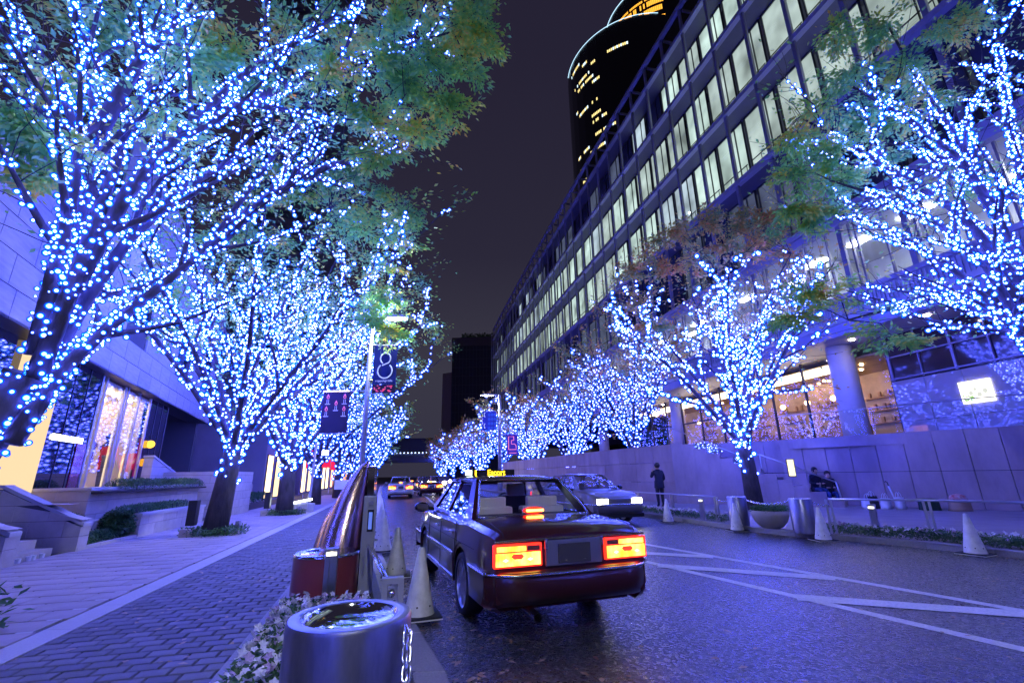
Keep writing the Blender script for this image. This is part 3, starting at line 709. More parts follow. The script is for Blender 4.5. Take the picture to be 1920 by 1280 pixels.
# the row goes on behind the camera
for i, (x, y, nm) in enumerate(((-5.2, -4.6, 'first'), (-3.2, -12.5, 'second'), (14.6, -1.5, 'third'), (16.8, -10.5, 'fourth'))):
    tree('lit zelkova behind the camera, %s of four' % nm, 'blue LED strings on the %s tree behind the camera' % nm, (x, y, 0.05), H=9.5, spread=.46, seed=140 + i, lr=.06, rt=.26, hf=2.2, z0=1.2, nprim=8, nsec=6, nter=3, leaf=.22, lpt=8, bulbm='bulb_far', nled=2200)

# ================================================================= OFFICE BUILDING (curved glazed front on the office side)
def FX(y): return 20.0 - .255 * y + .00025 * y * y
def FD(y):
    d = Vector((-.255 + .0005 * y, 1, 0)); return d.normalized()
def FP(y, off=0.0, z=0.0):
    """point on the front; off > 0 goes into the building"""
    d = FD(y); n = Vector((d.y, -d.x, 0)); p = Vector((FX(y), y, 0)) + n * off; return Vector((p.x, p.y, z))
def FA(y):
    d = FD(y); return math.atan2(d.y, d.x) - PI / 2

def blind(name, col, s):
    """office window behind a roller blind: brightness differs from window to window, the room light painted in as emission noise"""
    m = bpy.data.materials.new(name); m.use_nodes = True; t = m.node_tree; t.nodes.clear(); L = t.links.new
    o = t.nodes.new('ShaderNodeOutputMaterial'); e = t.nodes.new('ShaderNodeEmission'); e.inputs[0].default_value = (*col, 1); oi = t.nodes.new('ShaderNodeObjectInfo'); tcn = t.nodes.new('ShaderNodeTexCoord')
    n = t.nodes.new('ShaderNodeTexNoise'); n.inputs['Scale'].default_value = .55; n.inputs['Detail'].default_value = 2; n.noise_dimensions = '4D'; L(tcn.outputs['Object'], n.inputs['Vector'])
    k = t.nodes.new('ShaderNodeMath'); k.operation = 'MULTIPLY'; k.inputs[1].default_value = 40; L(oi.outputs['Random'], k.inputs[0]); L(k.outputs[0], n.inputs['W'])
    r = t.nodes.new('ShaderNodeMapRange'); r.inputs[1].default_value = .28; r.inputs[2].default_value = .72; r.inputs[3].default_value = s * .45; r.inputs[4].default_value = s * 1.75; L(n.outputs[0], r.inputs[0]); L(r.outputs[0], e.inputs[1])
    gl = t.nodes.new('ShaderNodeBsdfGlossy'); gl.inputs['Roughness'].default_value = .06; gl.inputs[0].default_value = (.08, .08, .08, 1); ad = t.nodes.new('ShaderNodeAddShader'); L(e.outputs[0], ad.inputs[0]); L(gl.outputs[0], ad.inputs[1]); L(ad.outputs[0], o.inputs[0]); return m
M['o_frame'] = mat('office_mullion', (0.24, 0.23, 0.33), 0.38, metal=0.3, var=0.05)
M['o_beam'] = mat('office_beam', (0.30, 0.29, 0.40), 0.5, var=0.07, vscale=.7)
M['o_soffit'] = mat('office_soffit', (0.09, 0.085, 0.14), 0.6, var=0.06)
M['o_dark'] = mat('window_frame_dark', (0.05, 0.05, 0.06), 0.4, metal=0.4)
M['o_glass'] = mat('dark_glazing', (0.05, 0.055, 0.09), 0.05, spec=0.8, var=0.15, vscale=.4)
M['o_rib'] = mat('corrugated_panel', (0.42, 0.42, 0.46), 0.45, metal=0.2)
M['pane_lit'] = [blind('lit_blind_a', (0.62, 0.82, 0.76), 0.42), blind('lit_blind_b', (0.60, 0.76, 0.86), 0.36), blind('lit_blind_c', (0.64, 0.80, 0.76), 0.32), blind('dim_blind', (0.34, 0.42, 0.72), 0.10)]
M['clearpane'] = glassmat('clear_pane', (0.92, 0.95, 0.96), fr=1.45)
M['ceil_lamp'] = emis('ceiling_lamp', (0.86, 0.95, 1.0), 20.0)
M['room'] = mat('office_room_wall', (0.66, 0.66, 0.66), 0.7, var=.05)

ys_ = [3.2]
while ys_[-1] < 110: ys_.append(ys_[-1] + 2.62)
LV = [12.9, 18.3, 23.5, 28.9, 33.6, 36.0]
office = thing('office_building', 'long curved glass office block with lit blinds behind an outer grid of mullions', 'office building', FP(40))
def ribbon(q, off0, off1, z0, z1, ya=3.2, yb=110.0, step=2.62):
    """box section swept along the curved front"""
    y = ya; P = []
    while y < yb + .01: P.append(y); y += step
    for a, b in zip(P, P[1:]):
        A0, A1, B0, B1 = FP(a, off0), FP(a, off1), FP(b, off0), FP(b, off1)
        def z(p, h): return (p.x, p.y, h)
        base = len(q.v)
        q.v += [z(A0, z0), z(A1, z0), z(B1, z0), z(B0, z0), z(A0, z1), z(A1, z1), z(B1, z1), z(B0, z1)]
        q.f += [tuple(base + k for k in f) for f in ((3, 2, 1, 0), (4, 5, 6, 7), (0, 4, 7, 3), (1, 2, 6, 5))]
    return q
for i, z in enumerate(LV):
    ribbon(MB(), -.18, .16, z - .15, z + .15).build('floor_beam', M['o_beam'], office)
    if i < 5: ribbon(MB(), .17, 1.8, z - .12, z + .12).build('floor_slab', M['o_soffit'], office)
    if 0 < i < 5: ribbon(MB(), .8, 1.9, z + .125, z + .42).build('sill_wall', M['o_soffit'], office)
mul = MB().box((0, 0, 0), (.16, .22, 1)).mesh('mullion', M['o_frame'])
for y in ys_:
    p = FP(y, .0); z0 = 8.7 if y < 40 else 8.7
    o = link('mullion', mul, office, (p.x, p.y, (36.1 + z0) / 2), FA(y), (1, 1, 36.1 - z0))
# roof pergola: cross beams running back from the outer grid
cb = MB().box((1.6, 0, 0), (3.0, .12, .22)).mesh('pergola_beam', M['o_frame'])
for y in ys_[:]:
    for z in (35.9, 33.75):
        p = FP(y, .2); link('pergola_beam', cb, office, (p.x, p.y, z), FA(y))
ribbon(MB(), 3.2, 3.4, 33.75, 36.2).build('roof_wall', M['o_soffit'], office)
# upper windows: frame > pane, handrail
wf = MB(); W0 = 2.5
for (x0, x1) in ((-1.25, -1.19), (-.52, -.47), (1.19, 1.25)): wf.box((0.0, (x0 + x1) / 2, 2.0), (.10, x1 - x0, 4.0))
wf.box((0, 0, .04), (.10, 2.5, .08)); wf.box((0, 0, 3.96), (.10, 2.5, .08)); wfm = wf.mesh('window', M['o_dark'])
pn = MB().quad((.03, 1.19, .08), (.03, -1.19, .08), (.03, -1.19, 3.92), (.03, 1.19, 3.92))
pms = [pn.mesh('pane', m) for m in M['pane_lit']] + [pn.mesh('pane', M['o_glass'])]
rl = MB(); rl.box((-.12, 0, 1.15), (.04, 2.4, .05)); [rl.box((-.12, k, .6), (.03, .03, 1.1)) for k in (-1.1, .35, 1.1)]
rlm = rl.mesh('handrail', M['o_dark'])
rng = random.Random(4)
for fl in range(4):
    for k, y in enumerate(ys_[:-1]):
        ym = y + 1.31; p = FP(ym, 1.30, LV[fl] + .42)
        if fl == 0: st = 4 if rng.random() < .45 else 3
        elif fl == 3 and ym > 32: st = rng.choice((4, 4, 4, 3, 1)) if ym < 70 else rng.choice((4, 1, 3))
        elif fl == 1: st = rng.choice((0, 2, 0, 2, 0, 2, 1) if ym > 12 else (3, 3, 1))
        else: st = rng.choice((0, 0, 2, 1, 0, 2, 0))
        if ym > 85 and st < 3 and rng.random() < .4: st = 3
        sz = (LV[fl + 1] - LV[fl] - .56) / 4.0
        w = link('window', wfm, office, p, FA(ym)); w.scale = (1, 1, sz)
        pa = bpy.data.objects.new('pane', pms[st]); COL.objects.link(pa); pa.parent = w
        if ym < 70: hr = bpy.data.objects.new('handrail', rlm); COL.objects.link(hr); hr.parent = w
# a few bright reception lamps seen through the glass
lampm = MB().sphere((0, 0, 0), .16, 8, 6).mesh('ceiling_spot', emis('office_spot', (.75, .9, 1.0), 12.0))
for (y, fl, dz) in ((38.5, 2, 1.2), (41, 2, .6), (58, 1, .8), (63, 1, .4), (30.5, 1, 2.2), (70, 1, .5), (16.3, 2, 2.6), (49, 1, 1.6), (46, 2, .3)):
    link('ceiling_spot', lampm, office, FP(y, 1.45, LV[fl] + dz))
# second storey: real rooms behind clear glass, corrugated apron below, dark fascia
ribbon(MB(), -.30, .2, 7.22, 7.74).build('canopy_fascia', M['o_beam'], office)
ribbon(MB(), -.42, -.05, 7.74, 7.95).build('canopy_ledge', M['o_rib'], office)
ribbon(MB(), -.05, .30, 7.95, 8.85).build('apron_panel', M['o_rib'], office)
ribbon(MB(), -.22, .9, 8.85, 9.05).build('apron_sill', M['o_beam'], office)
rb = MB(); y = 6.0
while y < 40:
    p = FP(y, -.08); rb.box((p.x, p.y, 8.4), (.05, .05, .86), FA(y)); y += .16
tag(rb.build('apron_rib', M['o_rib'], office), kind='stuff')
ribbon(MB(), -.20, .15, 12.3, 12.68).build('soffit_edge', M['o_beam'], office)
ribbon(MB(), .8, 6.0, 8.80, 8.95).build('room_floor', M['room'], office)
ribbon(MB(), .2, 6.0, 12.66, 12.76).build('room_ceiling', M['room'], office)
ribbon(MB(), 6.0, 6.2, 8.8, 12.8).build('room_wall', M['room'], office)
wf2 = MB()
for (x0, x1) in ((-1.25, -1.17), (-.02, .04), (1.17, 1.25)): wf2.box((0, (x0 + x1) / 2, 1.8), (.12, x1 - x0, 3.6))
wf2m = wf2.mesh('window', M['o_frame']); pn2 = MB().quad((.02, 1.2, 0), (.02, -1.2, 0), (.02, -1.2, 3.6), (.02, 1.2, 3.6)).mesh('pane', M['clearpane'])
cl = MB().box((0, 0, 0), (.5, 1.3, .05)).mesh('ceiling_lamp', M['ceil_lamp'])
dk = MB(); dk.box((0, 0, .72), (.8, 1.6, .05)); [dk.box((a, b, .35), (.05, .05, .7)) for a in (-.35, .35) for b in (-.75, .75)]; dkm = dk.mesh('desk', M['white'])
for k, y in enumerate(ys_[:-1]):
    ym = y + 1.31
    if ym > 60: break
    p = FP(ym, .8, 9.05); w = link('window', wf2m, office, p, FA(ym)); pa = bpy.data.objects.new('pane', pn2); COL.objects.link(pa); pa.parent = w
    if ym > 8: link('ceiling_lamp', cl, office, FP(ym, 3.0 if k % 4 else 4.2, 12.62), FA(ym))
    if k % 2 == 1 and ym < 34: link('desk', dkm, office, FP(ym, 2.2, 8.95), FA(ym))
part = MB()
for y in (11.8, 22.3, 30.1, 41.0): 
    a, b = FP(y, 3.2), FP(y, 6.0); part.hull([(a.x, a.y, 8.95), (b.x, b.y, 8.95), (b.x, b.y, 12.6), (a.x, a.y, 12.6)], [(a.x, a.y + .12, 8.95), (b.x, b.y + .12, 8.95), (b.x, b.y + .12, 12.6), (a.x, a.y + .12, 12.6)])
part.build('room_partition', M['room'], office)
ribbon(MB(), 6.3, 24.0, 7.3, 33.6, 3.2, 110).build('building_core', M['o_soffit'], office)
# soffit over the terrace with downlights
TZ = 2.72
ribbon(MB(), -.05, 9.0, 7.30, 7.42, 3.2, 78).build('terrace_soffit', mat('terrace_soffit', (0.42, 0.40, 0.43), 0.5, var=.05, vscale=.5), office)
dl = MB().lathe([(.10, 0), (.11, -.03), (.05, -.035)], 12).mesh('downlight', emis('downlight_glow', (1.0, .84, .72), 28.0))
for (x, y) in ((16.53, 17.18), (15.96, 20.56), (15.45, 24.15), (15.1, 29.0), (14.6, 34.2), (17.3, 12.0), (18.4, 9.0), (13.5, 41), (12.2, 47)):
    link('downlight', dl, office, (x, y, 7.29))
# terrace columns
cm = MB().lathe([(.56, 0), (.56, 4.69)], 28).mesh('round_column', mat('white_column', (.58, .58, .62), .35, var=.04), True)
for (x, y) in ((16.3, 22.0), (13.4, 37.3), (10.2, 52.5)):
    link('round_column', cm, office, (x, y, TZ))
# cafe front: glass bays, warm room behind
warm = emis('cafe_cove_light', (1.0, .80, .52), 3.4)
ribbon(MB(), 2.55, 2.75, 6.35, 6.75, 23.0, 47).build('cove_light', warm, office)
M['wood'] = mat('cafe_wood_wall', (0.40, 0.22, 0.10), .5, var=.3, vscale=3, stretch=(1, 1, .2))
M['cafew'] = mat('cafe_wall', (0.60, 0.42, 0.24), .6, var=.25, vscale=1.2)
ribbon(MB(), 7.0, 7.2, TZ, 7.2, 19, 47).build('cafe_wall', M['cafew'], office)
cp = MB(); rngc = random.Random(8)
ribbon(MB(), 2.8, 7.0, 6.76, 6.86, 19, 47).build('cafe_ceiling', M['cafew'], office)
cd = MB()
for _ in range(26):
    y = rngc.uniform(22, 45); p = FP(y, rngc.uniform(3.2, 6.6)); cd.lathe([(.07, 0), (.07, -.04)], 8, (p.x, p.y, 6.74))
cd.build('cafe_spots', emis('cafe_spot', (1, .74, .42), 40), office)
# inside: counter, shelves, pendant lamps, chairs
ct = MB()
for y in (25, 29, 33): 
    p = FP(y, 5.2); ct.box((p.x, p.y, TZ + .5), (.6, 2.6, 1.0), FA(y))
ct.build('cafe_counter', M['wood'], office)
sh = MB()
for y in (24, 27, 30, 33, 36, 39):
    for z in (3.9, 4.6, 5.3):
        p = FP(y, 6.85); sh.box((p.x, p.y, z), (.25, 1.9, .06), FA(y))
        for _ in range(6):
            q_ = FP(y + rngc.uniform(-.9, .9), 6.8); sh.box((q_.x, q_.y, z + .18), (.12, .12, rngc.uniform(.15, .4)), FA(y))
sh.build('cafe_shelf', M['wood'], office)
pl = MB()
for y in (24.5, 26.2, 28, 30, 31.7, 34, 36.5): 
    p = FP(y, 4.2); pl.sphere((p.x, p.y, 5.3), .15, 10, 7)
pl.build('pendant_lamp', emis('pendant_glow', (1, .62, .25), 9), office)
cf = MB()
for k in range(12):
    y = 20.0 + k * 2.3; p = FP(y, 2.5); cf.box((p.x, p.y, 4.95), (.10, .10, 4.5), FA(y))
cf.build('cafe_mullion', M['o_dark'], office)
ribbon(MB(), 2.46, 2.54, 5.02, 5.14, 28.0, 40, 2.3).build('cafe_transom', M['o_dark'], office)
g = MB()
for k in range(11):
    a, b = FP(20.05 + k * 2.3, 2.5), FP(22.25 + k * 2.3, 2.5); g.quad((a.x, a.y, TZ), (b.x, b.y, TZ), (b.x, b.y, 7.2), (a.x, a.y, 7.2))
g.build('cafe_glass', M['clearpane'], office)
# dark gridded glazing over pale glossy panels, towards the camera
gz = MB(); a, b = FP(4, 2.3), FP(19.9, 2.3)
gz.hull([(a.x, a.y, 5.25), (b.x, b.y, 5.25), (b.x, b.y, 7.29), (a.x, a.y, 7.29)], [(a.x + .1, a.y, 5.25), (b.x + .1, b.y, 5.25), (b.x + .1, b.y, 7.29), (a.x + .1, a.y, 7.29)]); gz.build('dark_glazing', mat('brown_glazing', (.045, .03, .04), .06, spec=.8), office)
bar = MB()
for k in range(14):
    y = 19.8 - k * 1.22; p = FP(y, 2.26); bar.box((p.x, p.y, 6.27), (.07, .05 if k % 2 else .10, 2.04), FA(y))
for z in (5.32, 6.3): ribbon(bar, 2.20, 2.28, z - .03, z + .03, 4, 19.9, 3.18)
bar.build('glazing_bar', M['o_frame'], office)
M['gpanel'] = mat('glossy_panel', (.36, .34, .40), .03, coat=1.0, croughn=.01, objvar=.03, spec=1.0)
yy = 19.9; k = 0
while yy > 5:
    w_ = (1.3, 1.35, 2.35, 2.4, 2.4, 2.4, 2.4)[min(k, 6)]
    for z0, z1 in ((TZ - .3, 3.42), (3.435, 5.20)):
        a, b = FP(yy - .012, 2.25), FP(yy - w_ + .012, 2.25); q = MB(); q.hull([(a.x, a.y, z0), (b.x, b.y, z0), (b.x, b.y, z1), (a.x, a.y, z1)], [(a.x + .08, a.y, z0), (b.x + .08, b.y, z0), (b.x + .08, b.y, z1), (a.x + .08, a.y, z1)]); q.build('wall_panel', M['gpanel'], office)
    yy -= w_; k += 1
a, b = FP(20, 2.36), FP(4, 2.36); MB().hull([(a.x, a.y, 2), (b.x, b.y, 2), (b.x, b.y, 5.25), (a.x, a.y, 5.25)], [(a.x + .1, a.y, 2), (b.x + .1, b.y, 2), (b.x + .1, b.y, 5.25), (a.x + .1, a.y, 5.25)]).build('panel_backing', M['dark'], office)
# lit sign box on the pale panels
def face_pt(y, off, z): p = FP(y, off); return Vector((p.x, p.y, z))
sg = thing('lit_sign', 'bright white lit sign box on the glossy pale wall panels', 'sign', face_pt(16.9, 2.1, 4.25))
q = MB(); y0, y1 = 17.44, 16.45
q.hull([face_pt(y0, 2.16, 3.84), face_pt(y1, 2.16, 3.84), face_pt(y1, 2.16, 4.69), face_pt(y0, 2.16, 4.69)], [face_pt(y0, 2.24, 3.84), face_pt(y1, 2.24, 3.84), face_pt(y1, 2.24, 4.69), face_pt(y0, 2.24, 4.69)]); q.build('light_box', emis('sign_white', (1, .97, .86), 1.5), sg)
q = MB(); rs = random.Random(2)
for _ in range(24):
    y = rs.uniform(16.9, 17.38); z = 3.93 + abs(rs.gauss(0, .10)); s_ = rs.uniform(.015, .04)
    q.quad(face_pt(y + s_, 2.155, z), face_pt(y, 2.155, z - s_), face_pt(y - s_, 2.155, z + .01), face_pt(y, 2.155, z + s_ * 2))
q.build('leaf_print', emis('print_green', (.35, .62, .25), .7), sg)
q = MB()
for (y, z, r) in ((17.1, 4.22, .09), (16.95, 4.35, .07), (16.85, 4.14, .10), (16.65, 4.25, .10), (17.2, 4.12, .05)):
    v = [face_pt(y + r * math.cos(a) * .8, 2.152, z + r * math.sin(a)) for a in [i * PI / 6 for i in range(12)]]; q.add(v, [tuple(range(12))])
q.build('grey_print', emis('print_grey', (.72, .74, .68), .62), sg)

# terrace slab and granite retaining wall built of single slabs
tp = MB(); tp.prism([(11.9, 19.9), (13.2, 18.35), (16.2, 15.35), (19.6, 12.6), (34, 6), (30, 60), (8.6, 60), (5.2, 46), (8.3, 32.5)], TZ - .4, TZ)
tag(tp.build('terrace', M['granite']), kind='structure')
rw = thing('retaining_wall', 'pink granite slab wall below the office terrace', 'wall', (14.5, 16, .1))
def slabrow(P, Q, z0, z1f, n, zsplit, parent, th=.12, name='granite_slab'):
    """slabs between ground points P and Q; z1f(t) gives the top"""
    P, Q = Vector((*P, 0)), Vector((*Q, 0)); d = (Q - P); nn = Vector((d.y, -d.x, 0)).normalized()
    if nn.dot(P) > 0: nn = -nn
    for i in range(n):
        ta, tb = i / n + .011 / d.length, (i + 1) / n - .011 / d.length; A, B = P + d * ta, P + d * tb; top = z1f((ta + tb) / 2)
        zs = [z0] + [z for z in zsplit if z < top - .25] + [top]
        for a, b in zip(zs, zs[1:]):
            off = nn * 0.0; C, D = A - nn * th, B - nn * th
            q = MB(); q.hull([(A.x, A.y, a + .010), (B.x, B.y, a + .010), (B.x, B.y, b - .010), (A.x, A.y, b - .010)], [(C.x, C.y, a + .010), (D.x, D.y, a + .010), (D.x, D.y, b - .010), (C.x, C.y, b - .010)])
            q.build(name, M['granite'], parent)
W0, W1, W2 = (11.6, 20.4), (16.0, 15.3), (21.5, 11.8)
slabrow(W0, W1, .10, lambda t: TZ + .02, 8, (1.35,), rw)
slabrow(W1, W2, .10, lambda t: TZ + .02 - (0 if t < .1 else .22 if t < .2 else .42 if t < .35 else .62), 8, (1.35,), rw)
bk = MB(); 
for P, Q in ((W0, W1), (W1, W2)):
    P, Q = Vector((*P, 0)), Vector((*Q, 0)); d = Q - P; nn = Vector((-d.y, d.x, 0)).normalized(); nn = nn if nn.dot(P) > 0 else -nn
    A, B, C, D = P + nn * .13, Q + nn * .13, Q + nn * .4, P + nn * .4; bk.prism([(A.x, A.y), (B.x, B.y), (C.x, C.y), (D.x, D.y)], .1, TZ - .5)
bk.build('wall_core', M['joint'], rw)

# stair along the wall: stepped granite cheek, treads, handrail
st = thing('granite_stair', 'granite staircase with stepped side wall leading up to the cafe terrace', 'staircase', (9.5, 20.3, .1))
S0, S1 = Vector((12.3, 18.0, 0)), Vector((6.0, 23.0, 0)); sd = S1 - S0; SL = sd.length; su = sd / SL; sn = Vector((su.y, -su.x, 0)); sn = sn if sn.y > 0 else -sn
ns = 17
for i in range(ns):
    a = S0 + su * (i * .36) + sn * .02; b = a + su * .36; z = .1 + (i + 1) * .155
    P = [a, b, b + sn * 1.75, a + sn * 1.75]; q = MB(); q.prism([(p.x, p.y) for p in P], .1, z - .001 * i); q.build('step', M['granite'], st)
for i in range(12):
    a, b = i * .52 + .0, (i + 1) * .52 - .006; zt = .1 + min((i + 1) * .52 / .36 * .155 + .10, 2.66)
    for z0, z1 in ((.1, min(.95, zt)), (.956, zt)):
        if z1 - z0 < .05: continue
        A, B = S0 + su * a, S0 + su * b; q = MB(); q.hull([(A.x, A.y, z0), (B.x, B.y, z0), (B.x, B.y, z1), (A.x, A.y, z1)], [(A.x - sn.x * .14, A.y - sn.y * .14, z0), (B.x - sn.x * .14, B.y - sn.y * .14, z0), (B.x - sn.x * .14, B.y - sn.y * .14, z1), (A.x - sn.x * .14, A.y - sn.y * .14, z1)]); q.build('cheek_slab', M['granite'], st)
E1 = S0 + su * 6.24; E2 = Vector((0.9, 40.0, 0)); 
slabrow((E1.x, E1.y), (5.2, 27.0), .1, lambda t: TZ, 4, (1.0, 1.9), st)
slabrow((5.2, 27.0), (-1.2, 50.0), .1, lambda t: TZ, 12, (1.0, 1.9), st)
B0_, B1_ = S0 + sn * 1.76, S0 + su * 8.2 + sn * 1.76; slabrow((B0_.x, B0_.y), (B1_.x, B1_.y), .1, lambda t: TZ + .03, 9, (1.35,), st)
hr = MB()
pts = [S0 + su * .15 + Vector((0, 0, 1.0)), S0 + su * 2.6 + Vector((0, 0, 2.1)), S0 + su * 3.4 + Vector((0, 0, 2.1)), S0 + su * 6.3 + Vector((0, 0, 3.5))]
hr.tube(pts, .028, 8); hr.tube([pts[0], S0 + su * .05 + Vector((0, 0, .1))], .028, 8)
for k in (1, 2, 3): hr.tube([pts[k], pts[k] - Vector((0, 0, .95))], .02, 8)
hr.build('handrail', M['steel'], st, smooth=True)
gl = MB(); A, B = S0 + su * 4.0, S0 + su * 4.6
gsb = thing('lit_step_lamp', 'yellow lit lamp box set into the stair wall behind the planter bowl tree', 'lamp', tuple(S0 + su * 1.5 + Vector((0, 0, 1.4))))
c = S0 + su * 1.5 - sn * .2; q = MB(); q.box((c.x, c.y, 1.55), (.22, .1, .62), math.atan2(su.y, su.x)); q.build('glowing_panel', emis('stair_lamp', (1, .92, .45), 1.2), gsb)
q = MB(); q.box((c.x, c.y + .02, 1.55), (.27, .1, .68), math.atan2(su.y, su.x)); q.build('housing', M['dark'], gsb)
gr = MB()
for k in range(8):
    y = 20.2 - k * 1.8; p = FP(y, .3); 
P_ = [Vector((11.7, 20.35, TZ)), Vector((16.0, 15.6, TZ)), Vector((20.5, 12.5, TZ))]
gb = thing('glass_balustrade', 'clear glass balustrade along the edge of the cafe terrace', 'balustrade', P_[1])
for A, B in zip(P_, P_[1:]):
    n_ = 4
    for i in range(n_):
        a, b = A.lerp(B, i / n_ + .01), A.lerp(B, (i + 1) / n_ - .01); q = MB(); q.quad(a, b, b + Vector((0, 0, 1.0)), a + Vector((0, 0, 1.0))); q.build('glass_sheet', M['clearpane'], gb)
q = MB(); q.tube([p + Vector((0, 0, 1.02)) for p in P_], .02, 6); q.build('top_rail', M['steel'], gb)

# ================================================================= SHOP SIDE: stone building, steps, planters
def GX(y): return -6.4 - .43 * y
GD = Vector((-.43, 1, 0)).normalized(); GN = Vector((-GD.y, GD.x, 0)); GA = math.atan2(GD.y, GD.x) - PI / 2     # GN points into the building
def GP(y, off=0.0, z=0.0): return Vector((GX(y), y, z)) + GN * off
def gslab(q, y0, y1, z0, z1, o0, o1):
    A, B = GP(y0, o0), GP(y1, o0); C, D = GP(y1, o1), GP(y0, o1)
    return q.prism([(A.x, A.y), (B.x, B.y), (C.x, C.y), (D.x, D.y)], z0, z1)
shop = thing('shop_building', 'stone clad shop building with an overhang above lit and dark shop windows', 'shop building', GP(15))
wins = [(13.8, 15.75, 6.45, 8.05), (19.4, 21.6, 6.45, 8.35), (24.0, 25.8, 6.6, 8.3)]
rows = [4.60, 5.22] + [5.22 + .66 * i for i in range(1, 11)]
LY = 1.28 / math.sqrt(1 + .43 ** 2)
pmesh = MB().box((0, 0, 0), (.06, 1, 1)).mesh('cladding_panel', M['clad'])
for r, (z0, z1) in enumerate(zip(rows, rows[1:])):
    y = 3.0 - (r % 2) * LY / 2 - (.3 if r % 3 == 0 else 0)
    while y < 27.2:
        lo = max(y, 11.5) if z1 > 8.0 else y; hi = min(y + LY, 27.3)
        segs = [(lo, hi)]
        for (a, b, c, d) in wins:
            if z1 > c - .05 and z0 < d + .05:
                ns_ = []
                for (s0, s1) in segs:
                    if s1 <= a or s0 >= b: ns_.append((s0, s1))
                    else:
                        if s0 < a: ns_.append((s0, a))
                        if s1 > b: ns_.append((b, s1))
                segs = ns_
        for (s0, s1) in segs:
            if s1 - s0 > .08:
                p = GP((s0 + s1) / 2, .03, (z0 + z1) / 2); o = link('cladding_panel', pmesh, shop, p, GA, (1, (s1 - s0) / GD.y - .024, z1 - z0 - .022))
        y += LY
q = MB(); zc = 4.66
segs = [(3.0, 8.0, 4.62, 7.78)]
for (ya, yb, za, zb) in ((3, 27.25, 4.64, 6.45), (3, 11.5, 6.45, 8.0), (11.5, 13.8, 6.45, 11.7), (15.75, 19.4, 6.45, 11.7), (21.6, 24.0, 6.45, 11.7), (25.8, 27.25, 6.45, 11.7), (13.8, 15.75, 8.05, 11.7), (19.4, 21.6, 8.35, 11.7), (24, 25.8, 8.3, 11.7)): gslab(q, ya, yb, za, zb, .065, .5)
gslab(q, 3, 27.2, 4.66, 4.9, .5, 6); gslab(q, 11.5, 27.2, 11.3, 11.72, .5, 10); gslab(q, 3, 11.5, 7.7, 8.0, .5, 10); gslab(q, 26.8, 27.2, 1, 11.6, .5, 10)
q.build('wall_core', M['stonej'], shop)
q = MB(); gslab(q, 11.5, 11.9, 8.0, 11.7, .07, 9); q.build('side_wall', M['clad'], shop)
for (a, b, c, d) in wins:
    q = MB(); gslab(q, a, a + .07, c, d, .10, .34); gslab(q, b - .07, b, c, d, .10, .34); gslab(q, a + .07, b - .07, c, c + .07, .10, .34); gslab(q, a + .07, b - .07, d - .07, d, .10, .34); gslab(q, (a + b) / 2 - .03, (a + b) / 2 + .03, c + .07, d - .07, .25, .33)
    w = q.build('window', M['o_dark'], shop); g = MB(); gslab(g, a + .07, b - .07, c + .07, d - .07, .30, .31); g.build('pane', mat('window_glass', (.22, .24, .32), .08, spec=.9), w)
# ground floor behind the overhang
SZ = 1.15
def gq(name, y0, y1, z0, z1, off, m, th=.06):
    q = MB(); gslab(q, y0, y1, z0, z1, off, off + th); return q.build(name, m, shop)
M['shopdark'] = mat('dark_shop_glass', (.006, .006, .016), .035, spec=1.0)
q = MB(); gslab(q, 3, 27.2, 4.60, 4.655, -.0, .9); q.build('overhang_soffit', M['o_dark'], shop)
cream = emis('lit_shop_column', (1.0, .72, .42), .62)
for y0, y1 in ((10.25, 10.62), (10.85, 11.12), (11.22, 11.62)): gq('lit_column', y0, y1, SZ, 4.6, .28, cream, .25)
gq('black_glass', 3.2, 10.2, SZ, 4.6, .45, M['shopdark']); gq('dark_mullion', 10.62, 10.85, SZ, 4.6, .4, M['o_dark'], .2)
gq('black_glass', 11.64, 13.86, SZ, 4.6, .32, M['shopdark']); gq('black_glass', 18.45, 20.6, SZ, 4.6, .32, M['shopdark'])
gq('dark_mullion', 11.12, 11.22, SZ, 4.6, .4, M['o_dark'], .2)
for y in (12.4, 13.15, 19.15, 19.9): gq('glazing_bar', y - .015, y + .015, SZ, 4.6, .305, M['o_dark'], .012)
# lit display window
q = MB(); gslab(q, 13.9, 18.4, SZ, 4.55, 2.6, 2.7); gslab(q, 13.9, 14.0, SZ, 4.55, .5, 2.6); gslab(q, 18.3, 18.4, SZ, 4.55, .5, 2.6); q.build('display_back', mat('cream_wall', (.74, .64, .48), .6), shop)
q = MB(); gslab(q, 13.9, 18.4, SZ - .02, SZ + .12, .4, 2.7); gslab(q, 13.9, 18.4, 4.45, 4.55, .4, 2.7); q.build('display_floor', mat('cream_floor', (.66, .58, .46), .3), shop)
q = MB(); rs = random.Random(5)
for y in (14.3, 14.9, 15.5, 16.1, 16.7, 17.3, 17.9):
    for o_ in (.9, 1.7, 2.3): p = GP(y, o_); q.lathe([(.12, 0), (.12, -.05)], 10, (p.x, p.y, 4.44))
q.build('display_lamps', emis('display_lamp', (1.0, .76, .46), 15), shop)
for y in (13.95, 14.25, 15.75, 16.0, 17.1, 18.35): gq('shop_mullion', y - .05, y + .05, SZ, 4.6, .30, M['steel_d'], .08)
for y0, y1 in ((14.0, 14.2), (15.8, 15.96), (17.15, 17.5)): gq('lit_strip', y0, y1, SZ + .1, 4.5, .42, emis('lit_strip', (1, .76, .45), .8), .05)
gg = MB(); A, B = GP(13.9, .33), GP(18.4, .33); gg.quad((A.x, A.y, SZ), (B.x, B.y, SZ), (B.x, B.y, 4.6), (A.x, A.y, 4.6)); gg.build('display_glass', M['clearpane'], shop)
